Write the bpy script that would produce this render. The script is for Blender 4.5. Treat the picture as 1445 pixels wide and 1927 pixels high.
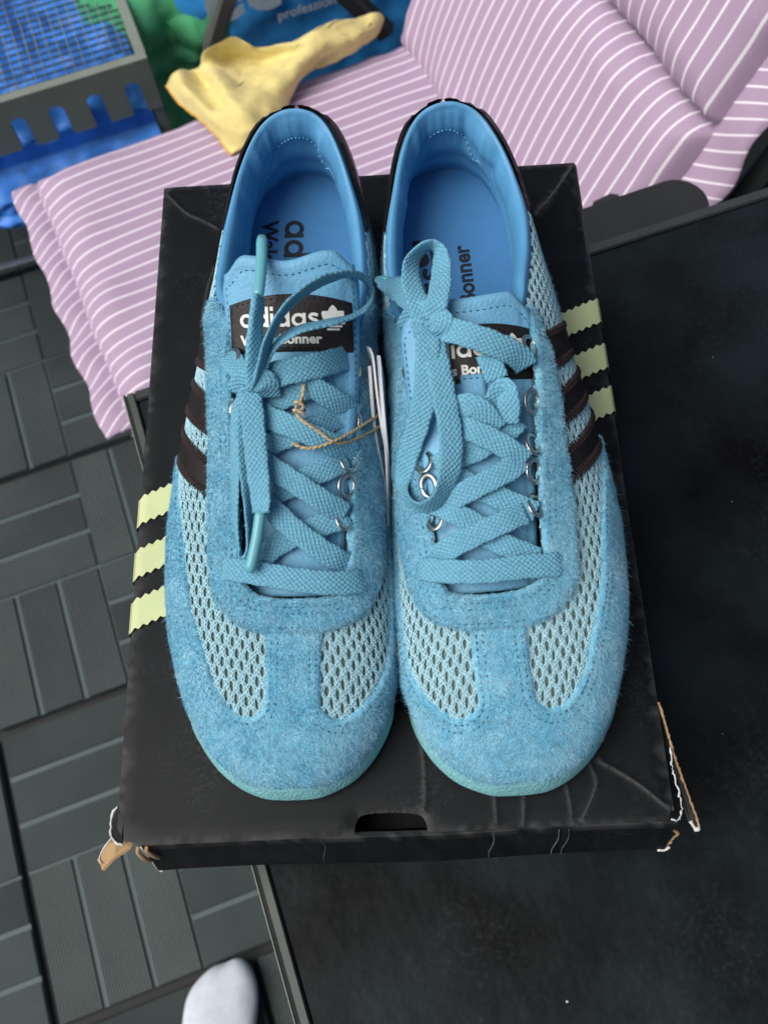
import bpy, math, random
import numpy as np
from mathutils import Vector, Matrix
from mathutils.geometry import delaunay_2d_cdt

# ------------------------------------------------------------------ scene, camera, light
for o in list(bpy.data.objects): bpy.data.objects.remove(o, do_unlink=True)
scene = bpy.context.scene
COL = scene.collection
rng = np.random.default_rng(7)
random.seed(7)
Z0 = 0.82                     # top of the shoe box above the floor

cam_d = bpy.data.cameras.new('camera')
cam = bpy.data.objects.new('camera', cam_d); COL.objects.link(cam)
R = Matrix(((0.99814515, -0.03550072, -0.04945665), (0.05211448, 0.9181911, 0.39269478), (0.03146971, -0.3945438, 0.91833809)))
cam.matrix_world = Matrix.Translation((0.01445995, -0.02812196, 0.38068928 + Z0)) @ R.transposed().to_4x4()
cam_d.sensor_fit = 'VERTICAL'; cam_d.sensor_height = 24.0; cam_d.lens = 1750.0 * 24.0 / 1927.0
cam_d.clip_start = 0.01; cam_d.clip_end = 100
cam_d.dof.use_dof = True; cam_d.dof.focus_distance = 0.40; cam_d.dof.aperture_fstop = 9.5
scene.camera = cam

SUN_AZ, SUN_EL = math.radians(-108), math.radians(54)      # from the left (azimuth from +y, clockwise)
world = bpy.data.worlds.new('World'); scene.world = world; world.use_nodes = True
wn = world.node_tree
sky = wn.nodes.new('ShaderNodeTexSky'); sky.sky_type = 'NISHITA'; sky.sun_disc = False
sky.sun_elevation = SUN_EL; sky.sun_rotation = SUN_AZ; sky.air_density = 0.5; sky.dust_density = 5.0; sky.ozone_density = 1.0
bgn = wn.nodes['Background']; bgn.inputs['Strength'].default_value = 0.055
wn.links.new(sky.outputs[0], bgn.inputs['Color'])
sun_d = bpy.data.lights.new('sun', 'SUN'); sun_d.energy = 1.6; sun_d.angle = math.radians(50); sun_d.color = (1.0, 0.97, 0.93)
sun = bpy.data.objects.new('sun', sun_d); COL.objects.link(sun)
sdir = Vector((math.sin(SUN_AZ) * math.cos(SUN_EL), math.cos(SUN_AZ) * math.cos(SUN_EL), math.sin(SUN_EL)))
sun.rotation_euler = sdir.to_track_quat('Z', 'Y').to_euler()
scene.view_settings.view_transform = 'Standard'; scene.view_settings.look = 'None'
scene.view_settings.exposure = 0.82; scene.view_settings.gamma = 1.0; scene.view_settings.use_curve_mapping = False

# ------------------------------------------------------------------ helpers
def lin(h):
    h = h.lstrip('#'); c = [int(h[i:i + 2], 16) / 255 for i in (0, 2, 4)]
    return tuple((x / 12.92 if x <= .04045 else ((x + .055) / 1.055) ** 2.4) for x in c) + (1.0,)

def mat(name, col, rough=.6, var=.12, scale=60, bump=0.0, bscale=400, metallic=0.0, spec=.4, sheen=0.0, attr=None, attr_col=None, detail=4, bdist=.0006, stretch=None):
    m = bpy.data.materials.new(name); m.use_nodes = True; t = m.node_tree; N = t.nodes; L = t.links
    p = N['Principled BSDF']; p.inputs['Roughness'].default_value = rough; p.inputs['Metallic'].default_value = metallic
    p.inputs['Specular IOR Level'].default_value = spec
    if sheen: p.inputs['Sheen Weight'].default_value = sheen; p.inputs['Sheen Roughness'].default_value = .5
    tc = N.new('ShaderNodeTexCoord'); co = tc.outputs['Object']
    if stretch:
        mp = N.new('ShaderNodeMapping'); mp.inputs['Scale'].default_value = stretch; L.new(co, mp.inputs[0]); co = mp.outputs[0]
    nz = N.new('ShaderNodeTexNoise'); nz.inputs['Scale'].default_value = scale; nz.inputs['Detail'].default_value = detail; L.new(co, nz.inputs['Vector'])
    mx = N.new('ShaderNodeMix'); mx.data_type = 'RGBA'
    c = col if len(col) == 4 else tuple(col) + (1,)
    mx.inputs['A'].default_value = tuple(x * (1 - var) for x in c[:3]) + (1,); mx.inputs['B'].default_value = tuple(min(1, x * (1 + var)) for x in c[:3]) + (1,)
    mr = N.new('ShaderNodeMapRange'); mr.inputs['From Min'].default_value = .32; mr.inputs['From Max'].default_value = .68
    L.new(nz.outputs['Fac'], mr.inputs['Value']); L.new(mr.outputs[0], mx.inputs['Factor'])
    out = mx.outputs['Result']
    if attr:
        a = N.new('ShaderNodeAttribute'); a.attribute_name = attr
        m2 = N.new('ShaderNodeMix'); m2.data_type = 'RGBA'; L.new(a.outputs['Fac'], m2.inputs['Factor']); L.new(out, m2.inputs['A']); m2.inputs['B'].default_value = attr_col
        out = m2.outputs['Result']
    L.new(out, p.inputs['Base Color'])
    if bump:
        n2 = N.new('ShaderNodeTexNoise'); n2.inputs['Scale'].default_value = bscale; n2.inputs['Detail'].default_value = 3; L.new(co, n2.inputs['Vector'])
        b = N.new('ShaderNodeBump'); b.inputs['Strength'].default_value = bump; b.inputs['Distance'].default_value = bdist
        L.new(n2.outputs['Fac'], b.inputs['Height']); L.new(b.outputs[0], p.inputs['Normal'])
    return m

def link(name, me, m=None, parent=None, smooth=True):
    if m is not None: me.materials.append(m)
    if smooth and len(me.polygons): me.polygons.foreach_set('use_smooth', np.ones(len(me.polygons), bool))
    o = bpy.data.objects.new(name, me); COL.objects.link(o)
    if parent is not None: o.parent = parent
    return o

def mesh(name, V, F, m=None, parent=None, smooth=True, uv=None, attr=None):
    """V (n,3), F (k,3) or (k,4) array or list of faces"""
    V = np.asarray(V, float); me = bpy.data.meshes.new(name)
    if isinstance(F, np.ndarray) and F.ndim == 2:
        k = F.shape[1]; me.vertices.add(len(V)); me.vertices.foreach_set('co', V.ravel().astype(np.float32))
        me.loops.add(F.size); me.loops.foreach_set('vertex_index', F.ravel().astype(np.int32))
        me.polygons.add(len(F)); me.polygons.foreach_set('loop_start', np.arange(0, F.size, k, dtype=np.int32))
        me.update(calc_edges=True)
    else:
        me.from_pydata([tuple(v) for v in V], [], [tuple(int(i) for i in f) for f in F])
    if uv is not None:
        l = me.uv_layers.new(name='UVMap'); idx = np.zeros(len(me.loops), np.int32); me.loops.foreach_get('vertex_index', idx)
        l.data.foreach_set('uv', np.asarray(uv, np.float32)[idx].ravel())
    if attr:
        for k2, a in attr.items():
            at = me.attributes.new(k2, 'FLOAT', 'POINT'); at.data.foreach_set('value', np.asarray(a, np.float32))
    me.validate()
    return link(name, me, m, parent, smooth)

def thing(name, label, cat, loc=(0, 0, 0), rz=0.0, group=None):
    o = bpy.data.objects.new(name, None); COL.objects.link(o); o.location = loc; o.rotation_euler = (0, 0, rz)
    o.empty_display_size = .02; o['label'] = label; o['category'] = cat
    if group: o['group'] = group
    return o

def stuff(o): o['kind'] = 'stuff'; return o

def catmull(P, step=1.0, closed=False):
    P = np.asarray(P, float); n = len(P)
    if closed: Q = np.concatenate([P[-1:], P, P[:2]])
    else: Q = np.concatenate([2 * P[:1] - P[1:2], P, 2 * P[-1:] - P[-2:-1]])
    out = []
    for i in range(1, len(Q) - 2):
        p0, p1, p2, p3 = Q[i - 1], Q[i], Q[i + 1], Q[i + 2]
        k = max(2, int(np.linalg.norm((p2 - p1)[:3]) / step)); t = np.linspace(0, 1, k, endpoint=False)[:, None]
        out.append(.5 * (2 * p1 + (p2 - p0) * t + (2 * p0 - 5 * p1 + 4 * p2 - p3) * t * t + (-p0 + 3 * p1 - 3 * p2 + p3) * t ** 3))
    if not closed: out.append(P[-1:])
    return np.concatenate(out)

def grid_faces(a, b, wrap=False):
    i = np.arange(a - 1)[:, None]; j = np.arange(b if wrap else b - 1)[None, :]; j2 = (j + 1) % b
    return np.stack([i * b + j, i * b + j2, (i + 1) * b + j2, (i + 1) * b + j], -1).reshape(-1, 4)

def box_vf(x0, x1, y0, y1, z0, z1, r=0.0):
    if r <= 0:
        V = [(x, y, z) for z in (z0, z1) for y in (y0, y1) for x in (x0, x1)]
        F = [(0, 2, 3, 1), (4, 5, 7, 6), (0, 1, 5, 4), (2, 6, 7, 3), (0, 4, 6, 2), (1, 3, 7, 5)]
        return V, F
    ring = lambda e, z: [(x0 + e, y0 + r, z), (x0 + r, y0 + e, z), (x1 - r, y0 + e, z), (x1 - e, y0 + r, z), (x1 - e, y1 - r, z), (x1 - r, y1 - e, z), (x0 + r, y1 - e, z), (x0 + e, y1 - r, z)]
    V = ring(r * .6, z0) + ring(0, z0 + r) + ring(0, z1 - r) + ring(r * .6, z1)
    F = [tuple(range(7, -1, -1)), tuple(range(24, 32))]
    for k in range(3):
        for i in range(8): F.append((k * 8 + i, k * 8 + (i + 1) % 8, k * 8 + 8 + (i + 1) % 8, k * 8 + 8 + i))
    return V, F

def tube_vf(P, rad, sides=8, cap=True, flat=1.0):
    P = np.asarray(P, float); n = len(P); T = np.gradient(P, axis=0); T /= np.linalg.norm(T, axis=1, keepdims=True) + 1e-12
    up = np.array([0, 0, 1.]); A = np.cross(T, up); bad = np.linalg.norm(A, axis=1) < .05; A[bad] = np.cross(T[bad], [1., 0, 0]); A /= np.linalg.norm(A, axis=1, keepdims=True); B = np.cross(A, T)
    a = np.linspace(0, 2 * np.pi, sides, endpoint=False); r = np.broadcast_to(np.asarray(rad, float), (n,))[:, None, None]
    V = P[:, None] + r * (np.cos(a)[None, :, None] * A[:, None] + flat * np.sin(a)[None, :, None] * B[:, None])
    F = grid_faces(n, sides, True); V = V.reshape(-1, 3); F = [tuple(f) for f in F]
    if cap: F += [tuple(range(sides - 1, -1, -1)), tuple(range((n - 1) * sides, n * sides))]
    return V, F

def join(parts):
    V = []; F = []; n = 0
    for v, f in parts:
        V.append(np.asarray(v, float)); F += [tuple(int(i) + n for i in q) for q in f]; n += len(v)
    return np.concatenate(V), F

def inpoly(pts, poly):
    x, y = pts[:, 0], pts[:, 1]; ins = np.zeros(len(pts), bool); q = np.roll(poly, -1, 0)
    for (x1, y1), (x2, y2) in zip(poly, q):
        if y1 == y2: continue
        c = ((y1 > y) != (y2 > y)); ins ^= c & (x < (x2 - x1) * (y - y1) / (y2 - y1) + x1)
    return ins

def polydist(pts, poly, closed=True):
    a = poly; b = np.roll(poly, -1, 0)
    if not closed: a, b = poly[:-1], poly[1:]
    out = np.full(len(pts), 1e9)
    for s in range(0, len(pts), 4000):
        p = pts[s:s + 4000, None, :]; ab = (b - a)[None]; t = np.clip(((p - a[None]) * ab).sum(-1) / ((ab ** 2).sum(-1) + 1e-12), 0, 1)
        out[s:s + 4000] = np.linalg.norm(p - (a[None] + t[..., None] * ab), axis=-1).min(1)
    return out

def fill(poly, step, extra=None):
    """triangulate a flat polygon with interior points; returns 2D points, faces, distance to the edge"""
    lo, hi = poly.min(0), poly.max(0)
    gx, gy = np.meshgrid(np.arange(lo[0], hi[0], step), np.arange(lo[1], hi[1], step * .87))
    gx = gx + (np.arange(gx.shape[0]) % 2)[:, None] * step * .5
    p = np.stack([gx.ravel(), gy.ravel()], 1) + rng.uniform(-.12, .12, (gx.size, 2)) * step
    if extra is not None: p = np.concatenate([p, extra])
    p = p[inpoly(p, poly)]; p = p[polydist(p, poly) > step * .45]
    allp = np.concatenate([poly, p]); n = len(poly)
    v, e, f, *_ = delaunay_2d_cdt([Vector(q) for q in allp], [(i, (i + 1) % n) for i in range(n)], [], 1, 1e-6)
    v = np.array([(a.x, a.y) for a in v]); f = np.array([q for q in f if len(q) == 3], int)
    c = v[f].mean(1); f = f[inpoly(c, poly)]
    return v, f, polydist(v, poly)

def sstep(x): x = np.clip(x, 0, 1); return x * x * (3 - 2 * x)

# ------------------------------------------------------------------ shoe surface (mm)
def pchip(xk,yk,x):
    xk=np.asarray(xk,float);yk=np.asarray(yk,float);x=np.clip(np.asarray(x,float),xk[0],xk[-1])
    h=np.diff(xk);dl=np.diff(yk)/h;m=np.zeros_like(yk)
    m[1:-1]=np.where(dl[:-1]*dl[1:]>0,2*dl[:-1]*dl[1:]/(dl[:-1]+dl[1:]+1e-12),0)
    m[0]=dl[0];m[-1]=dl[-1]
    i=np.clip(np.searchsorted(xk,x,side='right')-1,0,len(h)-1);t=(x-xk[i])/h[i]
    return (yk[i]*(1+2*t)*(1-t)**2+m[i]*h[i]*t*(1-t)**2+yk[i+1]*t*t*(3-2*t)+m[i+1]*h[i]*t*t*(t-1))
D0,D1=4.2,283.
def tau(d): return np.arccos(np.clip(((D0+D1)/2-d)/((D1-D0)/2),-1,1))/np.pi
def dtau(t): return (D0+D1)/2-(D1-D0)/2*np.cos(np.pi*t)
LATK=np.array([(4.2,0),(5.4,10),(8,15.7),(12.4,22.2),(18.5,28),(23.8,31.8),(30.8,35.8),(47.6,41.8),(64,46),(82,48.2),(100,49.2),(120,48.2),(138,46.7),(159,43.5),(176,40.3),(194,37.4),(212,35.2),(235,32.8),(251,30.6),(262,28.2),(272,24.5),(279,20),(282,13.5),(283,0)],float)
MEDK=np.array([(4.2,0),(4.9,9),(6.8,16),(10.8,23.2),(16.5,29.2),(24.4,34.4),(30.8,37.2),(48,41.4),(70,41.2),(102,39.1),(125,37.8),(148,36.5),(170,35.3),(192,34),(219,32.6),(237,30.4),(252,27),(262,24.8),(272,21.5),(279,17.5),(282,12),(283,0)],float)
def Wlat(d): return pchip(tau(LATK[:,0]),LATK[:,1],tau(d))
def Wmed(d): return pchip(tau(MEDK[:,0]),MEDK[:,1],tau(d))
def Zs(d): return pchip([4.2,30,60,100,150,200,283],[14,17.5,21,24,28,31,34],d)
ZTK=np.array([(4.2,14),(5.4,17.5),(8,21),(12.4,25),(19,29.5),(27,34),(36,38.5),(48,42.5),(60,46),(72,50),(85,54.5),(100,61),(120,70),(140,78),(160,83),(175,82),(190,77),(210,71.5),(235,71),(260,74.5),(272,76.2),(283,78.2)],float)
def Zt(d): return pchip(tau(ZTK[:,0]),ZTK[:,1],tau(d))
def Nx(d): return pchip([4.2,40,75,100,130,160,180,205,240,283],[2.0,2.3,2.2,2.0,1.9,2.0,2.5,3.6,4.2,4.2],d)
def X0(d): return pchip([4.2,25,60,120,170,230,283],[2,4.5,5.3,5.3,4.5,2.5,0],d)
def S(d,th):
    """upper surface in mm; th 0 = lateral widest, pi/2 top, pi = medial widest; <0 / >pi tuck under to the sole"""
    d,th=np.broadcast_arrays(np.asarray(d,float),np.asarray(th,float))
    lat=th<np.pi/2; W=np.where(lat,Wlat(d),Wmed(d)); a=np.where(lat,th,np.pi-th)
    n=Nx(d); ac=np.maximum(a,0)
    c=np.abs(np.cos(ac));s=np.abs(np.sin(ac))
    x0=np.where(lat,-1,1)*X0(d); x=x0+(W-x0)*c**(2/n); z=Zs(d)+(Zt(d)-Zs(d))*s**(2/n)
    un=np.minimum(a,0); x=x*(1-.10*un*un); z=z+un*20
    zt=Zt(d); y=d+9.*np.clip((d-225)/58.,0,1)**2*np.clip((zt-z)/(zt-Zs(d)+1e-6),0,1.3)
    return np.stack([np.where(lat,-x,x),y,z],-1)
# girth parametrisation: (g,d) flat domain <-> surface
_NT,_NF=160,120
_tt=np.linspace(0,1,_NT)
_TH0=-.35
def _tables():
    out={}
    for sd in (-1,1):
        th=np.linspace(np.pi/2,_TH0,400) if sd<0 else np.linspace(np.pi/2+1e-6,np.pi-_TH0,400)
        P=S(dtau(_tt)[:,None],th[None,:]); L=np.concatenate([np.zeros((_NT,1)),np.cumsum(np.linalg.norm(np.diff(P[...,[0,2]],axis=1),axis=-1),1)],1)
        fr=np.linspace(0,1,_NF); TH=np.stack([np.interp(fr*L[i,-1],L[i],th) for i in range(_NT)])
        out[sd]=(L[:,-1],TH,L,th)
    return out
_TB=_tables()
def Gmax(d,sd): return np.interp(tau(d),_tt,_TB[sd][0])
def gd2th(g,d):
    g=np.asarray(g,float);d=np.asarray(d,float);res=np.zeros_like(g)
    for sd in (-1,1):
        m=(g<0) if sd<0 else (g>=0)
        if not m.any(): continue
        Gm,TH,_,_=_TB[sd]; t=tau(d[m])*(_NT-1);i=np.clip(t.astype(int),0,_NT-2);a=t-i
        f=np.clip(np.abs(g[m])/np.maximum(np.interp(t/(_NT-1),_tt,Gm),1e-6),0,1)*(_NF-1);j=np.clip(f.astype(int),0,_NF-2);b=f-j
        res[m]=(TH[i,j]*(1-a)*(1-b)+TH[i+1,j]*a*(1-b)+TH[i,j+1]*(1-a)*b+TH[i+1,j+1]*a*b)
    return res
def th2g(d,th):
    sd=-1 if th<np.pi/2 else 1
    _,_,L,tl=_TB[sd]; t=tau(d)*(_NT-1);i=int(np.clip(int(t),0,_NT-2));a=t-i
    o=np.argsort(tl); f=lambda r:np.interp(th,tl[o],L[r][o])
    return sd*(f(i)*(1-a)+f(i+1)*a)
def SG(g,d,off=0.):
    """surface point and normal at flat coordinates, mm"""
    g=np.asarray(g,float);d=np.asarray(d,float)
    th=gd2th(g,d);P=S(d,th);e=.6
    dd=np.clip(d,D0+.4,D1-.4)
    a=S(np.clip(dd+e,D0,D1),th)-S(np.clip(dd-e,D0,D1),th);b=S(dd,th+.02)-S(dd,th-.02)
    n=np.cross(b,a);n/=np.maximum(np.linalg.norm(n,axis=-1,keepdims=True),1e-9)
    c=np.stack([0*d,np.clip(d,60,240),0*d+25.],-1);flip=np.sum(n*(P-c),-1)<0;n[flip]*=-1
    return P+n*np.asarray(off)[...,None] if np.ndim(off) else P+n*off, n

# ------------------------------------------------------------------ materials of the shoes
M = {}
M['suede'] = mat('suede_blue', lin('#66b2cf'), rough=.95, var=.10, scale=420, bump=.7, bscale=1700, spec=.15, sheen=.25, bdist=.0008, attr='tone', attr_col=lin('#b4e0ec'))
M['knit'] = mat('knit_pale_blue', lin('#a4cdd8'), rough=.9, var=.12, scale=700, spec=.2, bump=.4, bscale=2500)
M['underknit'] = mat('under_knit_grey', lin('#6a807b'), rough=.95, var=.15, scale=500, spec=.15)
M['lining'] = mat('lining_blue_leather', lin('#5496c2'), rough=.48, var=.04, scale=90, bump=.15, bscale=900, spec=.4)
M['insole'] = mat('insole_blue', lin('#3f78a8'), rough=.6, var=.03, scale=120, bump=.15, bscale=1800, spec=.3)
M['tongue'] = mat('tongue_blue_leather', lin('#6ba8ca'), rough=.52, var=.06, scale=120, bump=.6, bscale=800, spec=.4)
M['brown'] = mat('dark_brown_leather', lin('#1f1c1d'), rough=.5, var=.15, scale=200, bump=.35, bscale=1200, spec=.35)
M['brown_thread'] = mat('dark_brown_thread', lin('#33282a'), rough=.8, var=.2, scale=600, spec=.25)
M['heel_black'] = mat('black_brown_leather', lin('#1a1415'), rough=.42, var=.1, scale=100, bump=.08, bscale=700, spec=.5)
M['sole'] = mat('rubber_teal', lin('#84c4ca'), rough=.62, var=.06, scale=200, bump=.9, bscale=900, spec=.35, bdist=.0011)
M['stitch'] = mat('thread_deep_blue', lin('#2f6684'), rough=.85, var=.15, scale=800, spec=.2)
M['stitch_light'] = mat('thread_sky_blue', lin('#6fb0d2'), rough=.8, var=.15, scale=800, spec=.2)
M['aglet'] = mat('aglet_plastic', lin('#63aab6'), rough=.32, var=.05, scale=200, spec=.5, bump=.1, bscale=600)
M['metal'] = mat('ring_metal', (.62, .60, .55, 1), rough=.22, var=.1, scale=300, metallic=1.0)
M['print_white'] = mat('print_white', lin('#dfe3dc'), rough=.5, var=.06, scale=900)
M['print_black'] = mat('print_black', lin('#141a24'), rough=.55, var=.1, scale=900)

def lace_material():
    m = bpy.data.materials.new('lace_woven_blue'); m.use_nodes = True; t = m.node_tree; N = t.nodes; L = t.links
    p = N['Principled BSDF']; p.inputs['Roughness'].default_value = .85; p.inputs['Specular IOR Level'].default_value = .25
    uv = N.new('ShaderNodeUVMap'); sp = N.new('ShaderNodeSeparateXYZ'); L.new(uv.outputs[0], sp.inputs[0])
    def math_(op, a, b=None):
        n = N.new('ShaderNodeMath'); n.operation = op
        for i, x in enumerate((a, b)):
            if x is None: continue
            if isinstance(x, (int, float)): n.inputs[i].default_value = x
            else: L.new(x, n.inputs[i])
        return n.outputs[0]
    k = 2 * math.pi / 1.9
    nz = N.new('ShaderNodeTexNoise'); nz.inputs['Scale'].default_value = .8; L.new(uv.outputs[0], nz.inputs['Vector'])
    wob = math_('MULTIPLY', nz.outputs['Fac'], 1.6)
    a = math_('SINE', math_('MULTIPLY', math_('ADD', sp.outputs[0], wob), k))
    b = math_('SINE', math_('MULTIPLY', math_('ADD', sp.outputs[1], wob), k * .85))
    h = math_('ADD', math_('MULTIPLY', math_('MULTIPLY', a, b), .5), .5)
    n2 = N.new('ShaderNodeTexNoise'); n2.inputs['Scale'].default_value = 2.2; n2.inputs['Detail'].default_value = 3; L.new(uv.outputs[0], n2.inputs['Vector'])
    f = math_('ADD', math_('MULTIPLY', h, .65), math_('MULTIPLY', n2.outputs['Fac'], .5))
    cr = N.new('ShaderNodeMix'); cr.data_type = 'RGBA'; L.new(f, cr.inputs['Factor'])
    cr.inputs['A'].default_value = lin('#4a86a3'); cr.inputs['B'].default_value = lin('#7cbbd1'); L.new(cr.outputs['Result'], p.inputs['Base Color'])  # shade in the weave's gaps is painted in as darker blue
    bp = N.new('ShaderNodeBump'); bp.inputs['Strength'].default_value = 1.0; bp.inputs['Distance'].default_value = .0006
    L.new(f, bp.inputs['Height']); L.new(bp.outputs[0], p.inputs['Normal'])
    return m
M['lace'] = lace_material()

# ------------------------------------------------------------------ shoe pattern pieces, flat coordinates (girth, distance from toe) in mm
P_ = np.array
WIN_LAT = P_([(-66, 134), (-61.4, 124.2), (-53.2, 109.3), (-48.7, 97.2), (-44.6, 81.7), (-41.6, 69.2), (-38.4, 60.5), (-34.7, 51), (-31, 41.1), (-26.2, 33.6), (-21.3, 28.6), (-16, 26.8), (-12, 28.2), (-10.2, 31.4), (-9.9, 40.4), (-10, 49.2), (-10, 58.5)])
WIN_MED = P_([(10.6, 58.5), (10.8, 49), (11, 40.4), (10.9, 31.6), (12.4, 28.2), (16.2, 26.6), (20.6, 27.5), (25, 30.5), (30.8, 36.6), (34.8, 43.6), (37.8, 52), (39.8, 62.8), (41.4, 76.9), (44.5, 95), (49, 112), (56, 128)])
EYE_OUT_LAT = P_([(-10, 55.2), (-14.1, 55.9), (-18.9, 58), (-24.7, 61.9), (-29.6, 67.2), (-31.8, 74.3), (-33, 82.2), (-33.9, 93.8), (-34.7, 105.8), (-35, 118.8), (-35.9, 139.4), (-36.6, 153.4), (-39.2, 168), (-43.6, 181), (-45, 189), (-42.5, 195.5)])
EYE_OUT_MED = P_([(10.7, 55.8), (16, 57.4), (21.4, 60), (26.5, 63.8), (30.9, 69.7), (34, 76.4), (36.8, 87.1), (40.3, 98.3), (44.4, 118), (46.6, 140), (46.5, 163), (42.8, 181), (38, 193)])
THROAT_LAT = P_([(-1, 67.6), (-8, 68.1), (-14, 69.8), (-17.6, 73), (-19.3, 78.5), (-20.1, 92.6), (-20.7, 101.7), (-21.7, 115.2), (-23.1, 130.8), (-24.6, 143), (-25.2, 153.4), (-24.5, 163.2), (-22.6, 169.2)])
THROAT_MED = P_([(-1, 67.6), (6, 67.9), (12, 68.6), (16.4, 70.4), (18.8, 73.6), (19.7, 79), (20.3, 86), (21.2, 98.3), (23, 111.7), (25.2, 125.4), (27, 136.3), (27.8, 146.7), (27.8, 156.5), (27.6, 167.4)])
COL_LAT = P_([(-22.6, 169.2), (-27.3, 177), (-34, 188), (-37, 198), (-37.4, 208), (-37, 220), (-36.2, 234), (-34.2, 247.3), (-30.5, 258), (-24.5, 267.9), (-18.5, 275.3), (-13, 279.6), (-6.5, 282.2), (-1.2, 283)])
COL_MED = P_([(27.6, 167.4), (32.4, 180), (34.2, 192), (33.6, 205), (32.4, 217), (31, 229), (28.8, 242), (25.6, 252.5), (21.6, 262.4), (17.5, 271.5), (13, 278.4), (6.5, 282.2), (1.2, 283)])
# the two shoes have sat differently: the right one's collar is pressed inwards
COL_LAT_A = P_([(-22.6, 169.2), (-27.6, 178), (-35.4, 190.5), (-38.4, 205), (-38.2, 220), (-36.8, 235), (-34.6, 248), (-30.8, 259), (-25, 269), (-18.5, 276.2), (-13, 280), (-6.5, 282.3), (-1.2, 283)])
COL_LAT_B = P_([(-20.7, 167), (-25.2, 176.2), (-28.1, 190), (-30.8, 202), (-33.4, 217.6), (-34.8, 231.8), (-34, 244), (-31, 254), (-26, 264), (-20.6, 272), (-15.5, 278.4), (-7, 282.2), (-1.2, 283)])
COL_MED_B = P_([(27.6, 167.4), (33.2, 181), (36, 194), (36.8, 210), (35.8, 225), (33.8, 238), (31.2, 250), (27.8, 260), (22.8, 269), (17.5, 276.5), (12, 280.5), (6.5, 282.4), (1.2, 283)])
EYE_OUT_LAT_A = np.concatenate([EYE_OUT_LAT[:-5], P_([(-35.9, 139.4), (-37.3, 155), (-40, 171), (-41.5, 183), (-39, 191)])])
EYE_OUT_LAT_B = np.concatenate([EYE_OUT_LAT[:-5], P_([(-34.9, 138), (-33.6, 150.2), (-31.6, 162.5), (-29, 169.5), (-26.4, 174.5)])])
def feather(d0, d1, sd, n=90):
    d = dtau(np.linspace(tau(d0), tau(d1), n)); return np.stack([sd * Gmax(d, sd) * .995, d], 1)

def loc3(P, m):
    P = np.asarray(P, float); return np.stack([P[..., 0] * m, P[..., 1] - 141.5, P[..., 2]], -1) * 1e-3

def vnoise(p, s, seed):
    """cheap smooth value noise on 2D points"""
    r = np.random.default_rng(seed).random((64, 64)); q = p / s; i = np.floor(q).astype(int); f = q - i; f = f * f * (3 - 2 * f)
    g = lambda a, b: r[(i[:, 0] + a) % 64, (i[:, 1] + b) % 64]
    return (g(0, 0) * (1 - f[:, 0]) + g(1, 0) * f[:, 0]) * (1 - f[:, 1]) + (g(0, 1) * (1 - f[:, 0]) + g(1, 1) * f[:, 0]) * f[:, 1] - .5

def dedupe(poly, tol=.25):
    keep = [poly[0]]
    for p in poly[1:]:
        if np.linalg.norm(p - keep[-1]) > tol: keep.append(p)
    if np.linalg.norm(keep[0] - keep[-1]) < tol: keep.pop()
    return np.array(keep)

def patch(name, poly, m, material, parent, thick=1.4, base=.35, edge=1.1, step=1.5, rough=0.0, seed=1, heel_open=False):
    poly = dedupe(poly)
    if rough: poly = poly + rng.normal(0, rough, poly.shape)
    v, f, dist = fill(poly, step)
    if heel_open: dist = polydist(v, np.where(poly[:, 1:2] > 282.3, poly + [0, 25], poly))
    off = base + thick * np.sqrt(sstep(dist / edge)) * 1.0
    if rough: off = off + (rng.normal(0, .07, len(v)) + .35 * vnoise(v, 3.2, seed) + .25 * vnoise(v, 9., seed + 1)) * sstep(dist / edge)
    Pn, n = SG(v[:, 0], v[:, 1], off)
    if heel_open:                                             # the heel tab is laid on from behind, never lifted upwards
        n = n * [1, 1, .05]; n /= np.linalg.norm(n, axis=1, keepdims=True); Pn = SG(v[:, 0], v[:, 1])[0] + n * off[:, None]
    a, b, c = Pn[f[:, 0]], Pn[f[:, 1]], Pn[f[:, 2]]; fn = np.cross(b - a, c - a); fl = (fn * n[f].mean(1)).sum(1) < 0
    f[fl] = f[fl][:, ::-1]
    if m < 0: f = f[:, ::-1]
    o = mesh(name, loc3(Pn, m), np.ascontiguousarray(f), material, parent, attr={'tone': np.clip(.16 + .45 * vnoise(v, 2.0, seed + 3) + .25 * vnoise(v, 9.0, seed + 4), 0, 1)})
    return o, (Pn, f if m > 0 else f[:, ::-1], n)

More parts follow.
